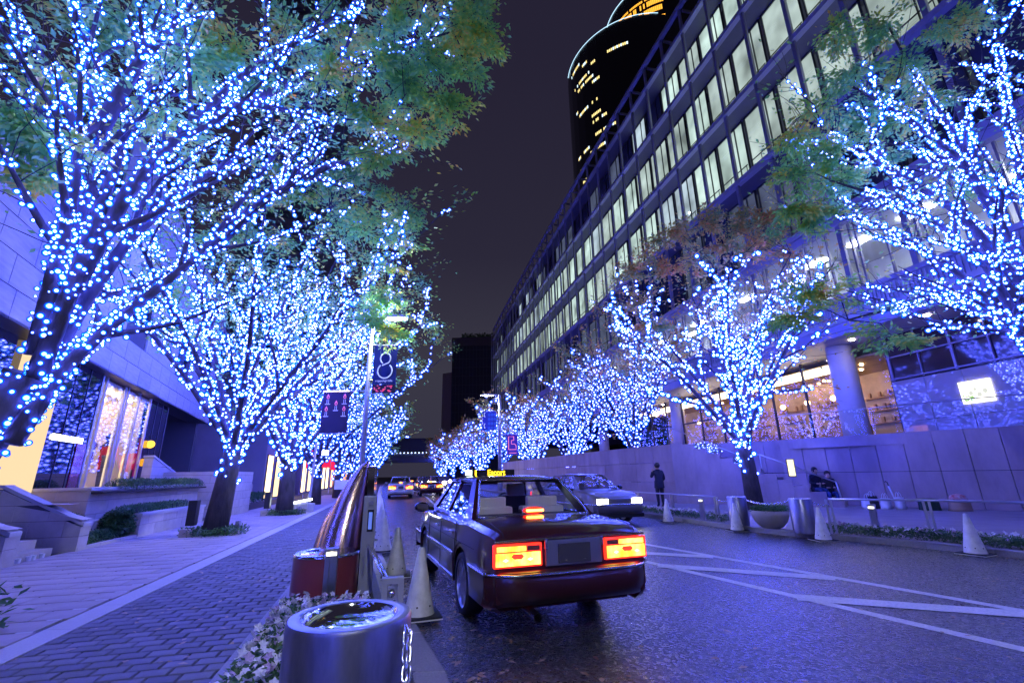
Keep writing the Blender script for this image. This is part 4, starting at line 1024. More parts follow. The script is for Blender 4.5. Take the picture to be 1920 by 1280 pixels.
# shelves with goods, two dressed forms
q = MB()
for z in (2.0, 2.45, 2.9, 3.35, 3.8):
    gslab(q, 14.35, 15.7, z, z + .04, 2.2, 2.58)
q.build('shelf', M['wood'], shop)
q = MB()
for z in (2.04, 2.49, 2.94, 3.39):
    for k in range(7): p = GP(14.45 + k * .18, 2.35, z + .12); q.box(p, (.12, .13, rs.uniform(.14, .26)), GA)
q.build('boxed_goods', M['lace'], shop)
for k, (y, mm) in enumerate(((16.4, M['maroon']), (14.7, M['white']), (17.8, M['black']))):
    p = GP(y, 1.2, SZ + .12); q = MB().lathe([(.10, 0), (.13, .75), (.20, .85), (.15, 1.15), (.23, 1.4), (.10, 1.52), (.055, 1.6), (.10, 1.68), (.11, 1.78), (.05, 1.88)], 14, p); o = q.build('dressed_form', mm, shop, smooth=True)
for (y, z, c) in ((19.0, 2.86, (1, .55, .05)), (19.05, 2.15, (1, .45, .03))):
    p = GP(y, .24, z); MB().sphere(p, .15, 12, 8).build('orange_globe', emis('orange_globe', c, 1.8), shop, smooth=True)
gq('black_entrance', 20.7, 27.2, SZ, 4.6, 2.2, M['shopdark']); gq('entrance_reveal', 20.6, 20.7, SZ, 4.6, .3, M['o_dark'], 2.0)
gq('maroon_panel', 13.3, 13.84, SZ, 2.5, .30, mat('maroon_panel', (.22, .02, .08), .2, coat=.6), .015)

def text(body, size, loc, rot, m, name, parent, ext=.01, font_bold=False, align='CENTER', space=1.0):
    cu = bpy.data.curves.new(name, 'FONT'); cu.body = body; cu.size = size; cu.extrude = ext; cu.align_x = align; cu.align_y = 'CENTER'; cu.space_character = space
    if font_bold: cu.offset = size * .018
    ob = bpy.data.objects.new('tmp', cu); COL.objects.link(ob)
    dg = bpy.context.evaluated_depsgraph_get(); me = bpy.data.meshes.new_from_object(ob.evaluated_get(dg)); bpy.data.objects.remove(ob); bpy.data.curves.remove(cu)
    me.materials.clear(); me.materials.append(m)
    o = link(name, me, parent)
    o.matrix_basis = Matrix.LocRotScale(Vector(loc), rot, Vector((1, 1, 1)))
    return o
from mathutils import Euler
def wallrot(ax, ay):
    """text standing up on a wall: reading direction ax,ay in plan"""
    return Euler((PI / 2, 0, math.atan2(ay, ax)))
ss = thing('shop_sign', 'white glowing capital letters on the dark shop glass beside the lit display', 'sign', GP(12.75, .25, 2.6))
text('GIORGIO ARMANI', .215, GP(12.72, .30, 2.56), wallrot(GD.x, GD.y), emis('sign_letters', (.95, .95, 1), 3.2), 'letters', ss, .012, True, space=1.02)
ss2 = thing('shop_sign', 'small white glowing sign on the dark glass under two orange globes', 'sign', GP(19.6, .25, 1.9))
q = MB(); gslab(q, 19.1, 20.2, 1.72, 1.95, .27, .30); q.build('light_panel', emis('sign_panel', (.9, .93, 1), 2.2), ss2)

# terrace in front of the shops, steps between stone cheeks, planters
FO = Vector((-6.6, 0, 0))
def SP(s, d, z=0.0): p = FO + U * s + N * d; return Vector((p.x, p.y, z))
tp = MB(); P = [SP(4, -.9), SP(9.2, -1.6), SP(10.8, -2.0), SP(12.4, -2.2), SP(30, -1.9)]; B_ = [GP(29, .5), GP(3.0, .5)]
tp.prism([(p.x, p.y) for p in P + B_], .0, SZ); tag(tp.build('shop_terrace', M['slab']), kind='structure')
def stonewall(name, label, A, B, zb, ztA, ztB, th, rowh=.32, ln=.62, coping=True, cat='wall', seed=1):
    """wall of single stones from A to B (plan), top sloping ztA -> ztB; A,B Vectors; thickness to the left of A->B"""
    t = thing(name, label, cat, (A.x, A.y, zb)) if label else None
    return _stones(t, A, B, zb, ztA, ztB, th, rowh, ln, coping, seed)
def _stones(t, A, B, zb, ztA, ztB, th, rowh, ln, coping, seed):
    rs = random.Random(seed); d = (B - A); L = d.length; d = d / L; nn = Vector((-d.y, d.x, 0)) * th
    def top(s): return ztA + (ztB - ztA) * s / L
    cz = .07 if coping else 0
    z = zb; r = 0
    while z < max(ztA, ztB) - cz - .02:
        s = -(ln * .5 if r % 2 else 0)
        while s < L:
            a, b = max(0, s), min(L, s + ln); ta, tb = min(z + rowh, top(a) - cz), min(z + rowh, top(b) - cz)
            if b - a > .04 and max(ta, tb) > z + .03:
                ta, tb = max(ta, z + .012), max(tb, z + .012); g = .004
                p0, p1 = A + d * (a + g), A + d * (b - g); q0, q1 = p1 + nn, p0 + nn
                pr = rs.uniform(0, .004)
                f = Vector((-d.y, d.x, 0)) * (-pr if th > 0 else pr)
                v = [(p0 + f).to_3d(), (p1 + f).to_3d(), q1, q0]
                lo = [(p0.x + f.x, p0.y + f.y, z + g), (p1.x + f.x, p1.y + f.y, z + g), (q0.x, q0.y, z + g), (q1.x, q1.y, z + g)]
                hi = [(p0.x + f.x, p0.y + f.y, ta - g), (p1.x + f.x, p1.y + f.y, tb - g), (q0.x, q0.y, tb - g), (q1.x, q1.y, ta - g)]
                MB().hull(lo, hi).build('stone', M['stone'], t)
            s += ln
        z += rowh; r += 1
    if coping:
        o = Vector((-d.y, d.x, 0)) * .03; p0, p1 = A - o - d * .02, B - o + d * .02; q0, q1 = B + nn + o + d * .02, A + nn + o - d * .02
        lo = [(p0.x, p0.y, ztA - cz), (p1.x, p1.y, ztB - cz), (q0.x, q0.y, ztB - cz), (q1.x, q1.y, ztA - cz)]; hi = [(a, b, c + cz) for a, b, c in lo]
        MB().hull(lo, hi).build('coping', M['band'], t)
    # dark mortar behind the joints
    i = Vector((-d.y, d.x, 0)) * (1 if th > 0 else -1); a, b = A + d * .02 + i * .012, B - d * .02 + i * .012; c, e = B - d * .02 + nn - i * .012, A + d * .02 + nn - i * .012
    lo = [(a.x, a.y, zb), (b.x, b.y, zb), (c.x, c.y, zb), (e.x, e.y, zb)]; hi = [(a.x, a.y, ztA - cz - .012), (b.x, b.y, ztB - cz - .012), (c.x, c.y, ztB - cz - .012), (e.x, e.y, ztA - cz - .012)]
    MB().hull(lo, hi).build('mortar', M['stonej'], t)
    return t
# cheeks: end at the front line (d=0), run back towards the shop and rise
c1 = stonewall('step_cheek', 'sloping stone cheek wall on the camera side of the shop steps', SP(8.62, 0), SP(8.62, -2.3), .02, .62, 1.62, -.34, seed=3)
c2 = stonewall('step_cheek', 'sloping stone cheek wall on the far side of the shop steps', SP(10.62, 0), SP(10.62, -1.55), .02, .60, 1.40, -.34, seed=4)
_stones(c2, SP(10.62, -1.56), SP(10.62, -3.0), .02, 1.40, 1.40, -.34, .32, .62, True, 5)
stp = thing('shop_steps', 'stone steps with a row of cups on the lowest tread between two cheek walls', 'steps', SP(9.7, -.5))
for i in range(7):
    a, b, c, d = SP(8.64, -.22 - .3 * i), SP(10.27, -.22 - .3 * i), SP(10.27, -2.5), SP(8.64, -2.5); MB().prism([(p.x, p.y) for p in (a, b, c, d)], .02 if i == 0 else .02 + .163 * i - .002, .02 + .163 * (i + 1)).build('step', M['stone'], stp)
cup = MB().lathe([(.035, 0), (.045, .11)], 10).mesh('paper_cup', M['white'])
for k, s in enumerate((9.0, 9.25, 9.5, 9.62, 9.85)):
    tag(link('paper_cup', cup, None, SP(s, -.13, .02)), ('white paper cup nearest the camera on the paving before the shop steps', 'second white paper cup before the shop steps', 'middle white paper cup before the shop steps', 'fourth white paper cup before the shop steps', 'white paper cup furthest along before the shop steps')[k], 'cup', 'paper cups before the shop steps')
# high planter
hp = stonewall('raised_planter', 'tall stone planter with a clipped hedge in front of the lit shop', SP(12.45, -.95), SP(19.2, -.95), .02, 1.30, 1.30, .3, ln=.9, seed=7)
_stones(hp, SP(12.45, -3.2), SP(12.45, -.96), .02, 1.30, 1.30, .3, .32, .62, True, 8)
lp = stonewall('low_planter', 'low stone planter beside the leaning lit tree', SP(13.05, 0), SP(17.3, 0), .02, .62, .62, .25, ln=.85, seed=9)
_stones(lp, SP(13.05, -.8), SP(13.05, -.01), .02, .62, .62, .25, .3, .5, True, 10)
kb = stonewall('planter_kerb', 'very low stone kerb of the bed beyond the shop steps', SP(10.66, 0), SP(13.0, 0), .02, .12, .12, .12, ln=.8, coping=False, seed=11)
kb = stonewall('planter_kerb', 'low stone kerb of the hedge bed before the camera side cheek wall', SP(6.0, .0), SP(8.24, .0), .02, .24, .24, .15, ln=.6, coping=False, seed=12)
mid = stonewall('planter_step', 'short pale stone wall behind the fern between the steps and planter', SP(10.7, -.62), SP(12.9, -.62), .02, .55, .55, .2, coping=False, seed=13)
st4 = stonewall('stone_pier', 'square stone pier beyond the leaning tree', SP(19.6, .1), SP(22.2, .1), .02, 1.75, 1.75, .3, ln=.7, coping=False, seed=14)
_stones(st4, SP(19.6, -2.6), SP(19.6, .09), .02, 1.75, 1.75, .3, .32, .62, False, 15)
rampw = stonewall('ramp_wall', 'stone wall with a sloping top by the black shop entrance', SP(18.6, -2.4), SP(21.5, -2.4), .02, 2.35, 1.5, .3, ln=.8, seed=16)
soil = MB()
for a, b, c, d, z in ((12.5, 19.2, -2.2, -.7, 1.2), (13.1, 17.2, -.9, -.25, .54), (10.66, 13.0, -.6, -.1, .08), (6, 8.24, -.8, -.15, .15)):
    soil.prism([(p.x, p.y) for p in (SP(a, c), SP(b, c), SP(b, d), SP(a, d))], z - .05, z)
tag(soil.build('planter_soil', M['soil']), kind='structure')
def hedge(label, s0, s1, d0, d1, z0, z1, n, seed, size=.055):
    t = thing('hedge', label, 'hedge', SP((s0 + s1) / 2, (d0 + d1) / 2, z0))
    def smp(r):
        s, d = r.uniform(s0, s1), r.uniform(d0, d1); e = min((s - s0) / .18, (s1 - s) / .18, (d - d0) / .15, (d1 - d) / .15, 1)
        h = z0 + (z1 - z0) * (max(e, 0) ** .5) * (1 + .12 * noise.noise(Vector((s * 1.7, d * 3, seed)))); p = SP(s, d, z0 + (h - z0) * r.random() ** .35); return (p.x, p.y, p.z)
    foliage('leaves', smp, n, size, M['hedge'], seed, t, up=.9)
    st_ = MB(); rr = random.Random(seed)
    for _ in range(14): p = SP(rr.uniform(s0 + .1, s1 - .1), rr.uniform(d0, d1), z0); st_.tube([p, p + Vector((0, 0, (z1 - z0) * .8))], .012, 5)
    st_.build('stems', M['bark'], t)
hedge('clipped hedge along the top of the tall stone planter', 13.6, 19.1, -1.35, -.72, 1.2, 1.50, 9000, 21)
hedge('dark hedge in the low stone planter', 13.2, 17.2, -.85, -.28, .54, .82, 7000, 22)
hedge('low dark hedge in the bed beyond the shop steps', 10.75, 12.95, -.58, -.12, .08, .34, 5000, 23)
hedge('small hedge patch against the tall planter corner', 11.3, 12.4, -1.2, -.8, .5, .72, 2500, 24)
hedge('dark hedge before the camera side cheek wall', 6.4, 8.1, -.75, -.12, .15, .48, 5000, 25)
hedge('green hedge beyond the stone pier', 24, 28, -1.4, -.4, .3, .75, 4000, 26, .09)
fern = thing('fern', 'dark bushy fern between the shop steps and the low planter', 'plant', SP(12.75, -.35, .1))
def fsm(r):
    a, t_ = r.uniform(0, 6.28), r.random(); l = .45 * t_; p = SP(12.75, -.35); return (p.x + math.cos(a) * l * (1 - .3 * t_), p.y + math.sin(a) * l, .12 + .62 * (1 - (t_ - .45) ** 2 * 2.2) * r.random() ** .5)
foliage('fronds', fsm, 2600, .10, M['hedge'], 31, fern, up=.6)
# row of buildings further along the shop side
M['far_stone'] = mat('far_stone', (.34, .29, .30), .7, var=.1, vscale=.6)
def block(label, A, B, depth, h, m, floors, wcols, litp, seed, z0=.02, cat='building', wm=None, warmc=(1, .72, .35), ls=2.2):
    t = thing('shop_block', label, cat, (A[0], A[1], z0)); rs = random.Random(seed)
    A, B = Vector((*A, 0)), Vector((*B, 0)); d = B - A; L = d.length; d = d / L; nn = Vector((-d.y, d.x, 0))
    q = MB(); q.prism([(p.x, p.y) for p in (A, B, B + nn * depth, A + nn * depth)], z0, h); q.build('wall', m, t)
    fh = h / floors; lit = emis('lit_window', warmc, ls, objvar=.5)
    dkg = M['o_glass']
    for f in range(floors):
        for c in range(wcols):
            s0, s1 = L * (c + .18) / wcols, L * (c + .82) / wcols; z0_, z1_ = f * fh + fh * (.30 if f else .06), f * fh + fh * .82
            a, b = A + d * s0 - nn * .03, A + d * s1 - nn * .03
            w = MB(); fr = .08
            for (u0, u1, v0, v1) in ((s0 - fr, s0, z0_, z1_), (s1, s1 + fr, z0_, z1_), (s0 - fr, s1 + fr, z1_, z1_ + fr), (s0 - fr, s1 + fr, z0_ - fr, z0_)):
                p0, p1 = A + d * u0 - nn * .06, A + d * u1 - nn * .06; w.prism([(p.x, p.y) for p in (p0, p1, p1 + nn * .055, p0 + nn * .055)], v0, v1)
            wo_ = w.build('window', M['o_dark'], t)
            g = MB(); g.quad((a.x, a.y, z0_), (b.x, b.y, z0_), (b.x, b.y, z1_), (a.x, a.y, z1_)); g.build('pane', lit if rs.random() < litp or f == 0 else dkg, wo_)
    return t, A, d, nn
b2, A_, d_, n_ = block('beige stone shop block with a lit doorway beyond the pier', (-16.4, 31.0), (-18.6, 40), 10, 7.2, M['far_stone'], 2, 4, .15, 1)
q = MB(); q.box((-17.2, 33.5, 5.0), (.5, 2.6, 1.3), .24); q.build('orange_lit_box', emis('orange_lightbox', (1, .38, .16), 1.0), b2)
q = MB(); q.box((-16.9, 32.6, 3.2), (.1, .5, .25), .24); q.build('yellow_plate', emis('yellow_plate', (1, .6, .05), 1.5), b2)
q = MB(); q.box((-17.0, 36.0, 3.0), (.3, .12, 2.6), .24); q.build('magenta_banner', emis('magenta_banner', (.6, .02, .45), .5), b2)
block('warm lit shop block further along behind the trees', (-19.4, 43), (-23.5, 60), 12, 11, M['far_stone'], 3, 6, .3, 2)
block('dim long building far along the shop side', (-24.5, 63), (-34, 98), 15, 16, M['far_stone'], 4, 9, .2, 3, warmc=(1, .4, .2))
for k, (x, y, z) in enumerate(((-15.4, 36, 2.9), (-15.9, 39.5, 3.0), (-17.4, 46, 2.9), (-19.0, 52, 3.2), (-20.5, 57, 2.8))):
    t = thing('shop_banner', ('red banner first past the magenta strip with a pale peak', 'red hanging banner second along the shop fronts', 'red hanging banner third along the shop fronts', 'red hanging banner fourth along the shop fronts', 'red hanging banner last along the shop fronts')[k], 'banner', (x, y, z), group='red banners on the shop fronts')
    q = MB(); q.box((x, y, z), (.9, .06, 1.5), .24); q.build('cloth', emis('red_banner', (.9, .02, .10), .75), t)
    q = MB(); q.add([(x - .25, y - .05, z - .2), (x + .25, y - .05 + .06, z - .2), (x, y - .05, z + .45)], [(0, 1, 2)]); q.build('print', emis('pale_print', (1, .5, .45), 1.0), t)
    q = MB(); q.tube([(x - .5, y, z + .8), (x + .5, y + .1, z + .8)], .03, 6); q.tube([(x - .5, y, z + .8), (x - .5, y, .02)], .04, 6); q.build('bracket', M['grey_paint'], t)

# dark residential tower behind the shops
tw = thing('residential_tower', 'dark residential tower with balcony bands rising behind the tree crown', 'tower', (-40, 75, 0))
q = MB(); q.prism([(-47, 70), (-36.5, 72), (-39, 92), (-50, 90)], 0, 120); q.build('wall', mat('tower_wall', (.10, .085, .10), .8, var=.2, vscale=.3), tw)
q = MB()
for z in np.arange(10, 120, 3.1): q.prism([(-44, 69.6), (-36.2, 71.2), (-36.4, 72.2), (-44.2, 70.6)], z, z + 1.1)
q.build('balcony', mat('tower_balcony', (.17, .13, .14), .8), tw)
q = MB(); rs = random.Random(3)
for z in np.arange(12.2, 118, 3.1):
    for k in range(4):
        if rs.random() < .16: x = -43.5 + k * 1.8; y = 70.1 + (x + 44) * .205 - .35; q.quad((x, y, z), (x + 1.0, y + .2, z), (x + 1.0, y + .2, z + 1.4), (x, y, z + 1.4))
q.build('lit_window', emis('tower_window', (1, .5, .25), .35), tw)

# ================================================================= FAR TOWERS, BRIDGE
mt = thing('office_tower', 'very tall dark curved office tower with rows of yellow lit windows', 'tower', (78, 225, 0))
M['tower'] = mat('tower_glass', (.010, .009, .016), .25, spec=.4)
q = MB().lathe([(40, 0), (40, 233)], 40, (77, 222, 0)); q.build('low_drum', M['tower'], mt, smooth=False)
q = MB().lathe([(34, 0), (34, 275)], 40, (98, 226, 0)); q.build('tall_drum', M['tower'], mt)
def arc(c, r, z, a0, a1, n): return [(c[0] + r * math.cos(a0 + (a1 - a0) * i / n), c[1] + r * math.sin(a0 + (a1 - a0) * i / n), z) for i in range(n + 1)]
MB().tube(arc((77, 222), 40.2, 233.4, PI, PI * 1.52, 30), .20, 5).build('crown_light', emis('crown_light', (.5, .8, 1), .9), mt)
MB().tube(arc((98, 226), 34.2, 275, PI, PI * 1.6, 20), .25, 5).build('crown_light', emis('crown_light', (.5, .8, 1), .9), mt)
q = MB(); q2 = MB(); q3 = MB(); rs = random.Random(12)
z = 90
while z < 226:
    runs = rs.random(); a = PI * (1.0 + rs.uniform(.02, .2))
    if runs < .85:
        for _ in range(rs.choice((1, 1, 2))):
            a += rs.uniform(.02, .25); n = rs.randint(3, 14)
            for k in range(n):
                aa = a + k * .026
                if aa < PI * 1.5 and rs.random() < .85:
                    p, p2 = arc((77, 222), 40.08, z, aa, aa + .019, 1); tgt = q if rs.random() < .75 else q2
                    tgt.quad(p, p2, (p2[0], p2[1], z + 1.7), (p[0], p[1], z + 1.7))
            a += n * .026
    z += 4.2
for z in (246, 251.5, 257, 262):
    for k in range(40):
        aa = PI * 1.03 + k * .03
        if rs.random() < .9: p, p2 = arc((98, 226), 34.08, z, aa, aa + .025, 1); q3.quad(p, p2, (p2[0], p2[1], z + (3.6 if z in (251.5, 257) else 1.6)), (p[0], p[1], z + (3.6 if z in (251.5, 257) else 1.6)))
tag(q.build('lit_windows', emis('tower_yellow', (1, .78, .30), .9), mt), kind='stuff'); tag(q2.build('white_windows', emis('tower_white', (.7, .9, 1), 1.1), mt), kind='stuff'); tag(q3.build('orange_windows', emis('tower_orange', (1, .42, .04), 1.0), mt), kind='stuff')
fb = thing('slab_tower', 'plain dark slab building closing the end of the street', 'building', (-18, 205, 0))
MB().prism([(-27.3, 200), (-6, 199), (-4, 220), (-26, 222)], 0, 58).build('front', mat('slab_front', (.05, .05, .085), .5, var=.1, vscale=.1), fb)
MB().prism([(-31.8, 203), (-27.32, 199.8), (-26.5, 222), (-32.5, 222)], 0, 46).build('side', mat('slab_side', (.40, .30, .36), .7), fb)
MB().prism([(-27.5, 199.7), (-6, 198.7), (-4, 220), (-26, 222)], 58, 62).build('parapet', mat('slab_cap', (.14, .11, .13), .7), fb)
q = MB()
for k in range(14): x = -27 + k * 1.55; q.box((x, 199.85 - (x + 27) * .047, 29), (.14, .12, 58))
for z in range(4, 58, 4): q.box((-16.6, 199.4, z), (21.2, .08, .16), -.047)
q.build('facade_grid', mat('slab_grid', (.11, .11, .16), .5), fb)
rs = random.Random(6)
def bsm(r): return (r.uniform(-23, -5), r.uniform(201, 216), 62 + 2.8 * r.random() ** 2)
rg = thing('roof_garden', 'dark shrubs along the roof of the slab building', 'shrubs', (-15, 208, 62)); foliage('leaves', bsm, 2500, 1.4, M['hedge'], 3, rg)
br_ = thing('footbridge', 'footbridge over the far end of the street with a row of small lights', 'bridge', (-26, 140, 6))
MB().prism([(-46, 140), (-12, 142), (-12, 145), (-46, 143)], 5.4, 6.8).build('deck', mat('bridge_grey', (.18, .18, .22), .6), br_)
MB().prism([(-46, 139.9), (-12, 141.9), (-12, 142.05), (-46, 140.05)], 6.82, 8.0).build('parapet', mat('bridge_rail', (.12, .13, .17), .5), br_)
MB().prism([(-46, 146), (-12, 148), (-12, 152), (-46, 150)], 9.0, 13.0).build('canopy', mat('bridge_canopy', (.06, .06, .09), .5), br_)
q = MB()
for k in range(30): q.sphere((-45 + k * 1.1, 139.7 + k * .065, 8.2), .16, 6, 4)
q.build('bridge_lights', emis('bridge_light', (.35, .5, 1), 5), br_)
for x in (-44, -13): MB().box((x, 143, 2.7), (1, 2, 5.4)).build('pier', M['far_stone'], br_)

# ================================================================= CARS
def lerp_tab(T, x):
    for (x0, v0), (x1, v1) in zip(T, T[1:]):
        if x <= x1: return v0 + (v1 - v0) * max(0, min(1, (x - x0) / (x1 - x0)))
    return T[-1][1]
def car_body(L, hw, deck, ax, Rw, zs=.24, tails=.93):
    """lofted lower body, x forward from the rear (0) to the nose (L); deck = table of top height; ax = axle positions"""
    xs = [0, .03, .09, .2, .4]; x = .6
    while x < L - .45: xs.append(x); x += .2
    xs += [L - .35, L - .18, L - .07, L - .02, L]
    for a in ax:
        for k in range(13): xs.append(a - Rw + 2 * Rw * k / 12)
        xs += [a - Rw - .004, a + Rw + .004]
    xs = sorted(set(round(v, 4) for v in xs)); v = []; P = 7
    for x in xs:
        e = min(x / .30, (L - x) / .50, 1.0); w = hw * (tails + (1 - tails) * math.sin(e * PI / 2))
        zt = lerp_tab(deck, x); zb = zs
        for a in ax:
            if abs(x - a) <= Rw + .0005: zb = max(zb, .31 + math.sqrt(max(0, Rw * Rw - (x - a) ** 2)) * 1.0)
        if x < .06 or x > L - .05: zb = max(zb, .34)
        sec = [(w * .86 if zb <= zs + .01 else w * .985, zb), (w * .985, zb + .035), (w, max(.50, zb + .05)), (w * .995, max(zt - .24, zb + .08)), (w * .965, zt - .055), (w * .90, zt - .008), (w * .5, zt + .016), (0, zt + .022)]
        v += [(x, y, z) for y, z in sec] + [(x, -y, z) for y, z in reversed(sec[:-1])]
    n = 15; f = []
    for i in range(len(xs) - 1):
        for k in range(n - 1): f.append((i * n + k, (i + 1) * n + k, (i + 1) * n + k + 1, i * n + k + 1))
    f.append(tuple(range(n))); f.append(tuple(reversed(range((len(xs) - 1) * n, len(xs) * n))))
    q = MB(); q.v = v; q.f = f; return q
def wheel_mb(r=.315, w=.20):
    ty = MB(); prof = [(r - .07, -w / 2), (r - .015, -w / 2), (r, -w / 2 + .025), (r, w / 2 - .025), (r - .015, w / 2), (r - .07, w / 2)]
    ty.lathe(prof, 28, capb=False, capt=False); ty.xf(Matrix.Rotation(PI / 2, 4, 'X'))
    ri = MB(); ri.lathe([(.05, w / 2 - .01), (.09, w / 2 - .012), (r - .09, w / 2 - .05), (r - .072, w / 2 - .02), (r - .068, w / 2 - .01), (r - .068, -w / 2 + .02), (.02, -w / 2 + .03)], 28, capb=True)
    for k in range(10):
        a = 2 * PI * k / 10; c, s_ = math.cos(a), math.sin(a)
        p = [(.05, -.016), (r - .075, -.024), (r - .075, .024), (.05, .016)]
        lo = [(x * c - y * s_, x * s_ + y * c, w / 2 - .045) for x, y in p]; hi = [(x * c - y * s_, x * s_ + y * c, w / 2 - .006 - (.02 if i in (1, 2) else 0)) for i, (x, y) in enumerate(p)]
        ri.hull(lo, hi)
    ri.xf(Matrix.Rotation(PI / 2, 4, 'X')); return ty, ri

def sedan(name, label, detail=True, paint='carpaint'):
    """saloon: local +X forward, origin on the road under the rear bumper centre"""
    L, hw = 4.42, .855; ax = (1.12, 3.60); t = thing(name, label, 'car'); pm = M[paint]
    deck = [(0, .875), (.05, .93), (.2, .955), (.92, .985), (1.3, .955), (2.9, .955), (3.35, .97), (3.95, .90), (4.32, .80), (4.42, .70)]
    b = car_body(L, hw, deck, ax, .37)
    b.build('body', pm, t, auto=32)
    q = MB()
    for a in ax:
        q.box((a, 0, .46), (.86, 1.50, .46))
    q.box((2.4, 0, .27), (4.3, 1.45, .10)); q.build('underbody', M['black'], t)
    # roof and pillars
    zb, zr = .962, 1.40
    roof = []
    for i, (x, zz, hwid) in enumerate(((1.42, 1.385, .55), (1.50, 1.408, .575), (1.75, 1.428, .59), (2.2, 1.44, .60), (2.6, 1.428, .592), (2.79, 1.40, .575))):
        roof.append([(x, -hwid, zz - .035), (x, -hwid * .93, zz - .008), (x, -hwid * .5, zz + .008), (x, 0, zz + .012), (x, hwid * .5, zz + .008), (x, hwid * .93, zz - .008), (x, hwid, zz - .035)])
    rq = MB(); rq.grid(roof); rq.grid([[(p[0], p[1], p[2] - .035) for p in reversed(r_)] for r_ in roof]); rq.build('roof', pm, t, smooth=True)
    def sp(x, z, s):      # point on the tumblehome side plane
        k = (z - zb) / (zr - zb); return (x, s * (.775 - .205 * k), z)
    pil = MB(); 
    for s in (1, -1):
        def slab(c):
            A = [sp(x, z, s) for x, z in c]; B = [(p[0], p[1] - s * .05, p[2]) for p in A]
            pil.hull(A if s < 0 else A[::-1], B if s < 0 else B[::-1])
        slab([(.90, zb - .02), (1.20, zb - .02), (1.62, 1.385), (1.44, 1.385)])
        slab([(2.18, zb - .01), (2.28, zb - .01), (2.27, 1.39), (2.19, 1.39)])
        slab([(3.16, zb), (3.36, zb), (2.80, 1.395), (2.72, 1.395)])
        slab([(1.18, zb - .03), (3.32, zb - .03), (3.32, zb + .03), (1.18, zb + .03)])
        slab([(1.5, 1.365), (2.79, 1.365), (2.79, 1.405), (1.44, 1.405)])
    pil.build('pillars', pm, t)
    # glass
    for s in (1, -1):
        g = MB(); g.add([(p[0], p[1] - s * .02, p[2]) for p in (sp(1.22, zb + .02, s), sp(2.18, zb + .02, s), sp(2.19, 1.37, s), sp(1.62, 1.37, s))], [(0, 1, 2, 3)]); g.build('window', M['carglass'], t)
        g = MB(); g.add([(p[0], p[1] - s * .02, p[2]) for p in (sp(2.28, zb + .02, s), sp(3.20, zb + .02, s), sp(2.74, 1.37, s), sp(2.27, 1.37, s))], [(0, 1, 2, 3)]); g.build('window', M['carglass'], t)
    def scr(x0, z0, x1, z1, w0, w1, bow):
        rows_ = []
        for i in range(7):
            k = i / 6; rows_.append([(x0 + (x1 - x0) * k + bow * (1 - (j / 4 - 1) ** 2 * 1.0) * .6, (w0 + (w1 - w0) * k) * (j / 4 - 1), z0 + (z1 - z0) * k + .02 * math.sin(PI * k)) for j in range(9)])
        return rows_
    rwin = scr(.93, .992, 1.43, 1.392, .69, .535, -.07); MB().grid(rwin).build('rear_window', M['carglass'], t, smooth=True)
    fw = scr(3.36, .975, 2.80, 1.40, .70, .56, .10); MB().grid(fw).build('windscreen', M['carglass'], t, smooth=True)
    tr = MB(); edge = [rwin[i][0] for i in range(7)] + rwin[6][1:] + [rwin[i][8] for i in range(5, -1, -1)] + rwin[0][1:8][::-1] + [rwin[0][0]]
    tr.tube(edge, .012, 6); tr.build('window_trim', M['chrome'], t, smooth=True)
    # wheels
    ty, ri = wheel_mb(); tym = ty.mesh('tyre', M['rubber'], True); rim = ri.mesh('rim', M['steel'], False)
    for a in ax:
        for s in (1, -1):
            w = bpy.data.objects.new('wheel', tym); COL.objects.link(w); w.parent = t; w.location = (a, s * .735, .315); w.rotation_euler = (0, 0, 0 if s < 0 else PI)
            r_ = bpy.data.objects.new('rim', rim); COL.objects.link(r_); r_.parent = w
    # bumpers with chrome strip
    def bumper(x0, sgn, nm):
        q = MB(); rows_ = []
        for j in range(15):
            y = -.87 + 1.74 * j / 14; e = max(0, abs(y) - .58) / .29; bx = x0 + sgn * (.10 - .22 * e ** 2.2)
            rows_.append([(x0 - sgn * .05, y, .60), (bx - sgn * .03, y, .60), (bx, y, .565), (bx + sgn * .012, y, .48), (bx - sgn * .01, y, .39), (bx - sgn * .07, y, .315), (x0 - sgn * .05, y, .30)])
        q.grid(rows_ if sgn > 0 else rows_[::-1]); o = q.build(nm, pm, t, smooth=True)
        st_ = MB(); st_.tube([(r_[2][0] + sgn * .004, r_[2][1], .575) for r_ in rows_], .016, 6); st_.build('bumper_trim', M['chrome'], t, smooth=True)
        # wrap back along the wings
        for s in (1, -1):
            w = MB(); w.hull([(x0 + sgn * -.10, s * .865, .37), (x0 + sgn * -.10, s * .865, .60), (x0 + sgn * -.10, s * .80, .60), (x0 + sgn * -.10, s * .80, .33)][::s], [(x0 - sgn * .62, s * .868, .40), (x0 - sgn * .62, s * .868, .58), (x0 - sgn * .62, s * .83, .58), (x0 - sgn * .62, s * .83, .36)][::s]); w.build('bumper_end', pm, t)
            c = MB(); c.tube([(x0 - sgn * .08, s * .872, .578), (x0 - sgn * .66, s * .874, .578)], .013, 6); c.build('bumper_trim', M['chrome'], t)
    bumper(0.0, -1, 'rear_bumper'); bumper(L, 1, 'front_bumper')
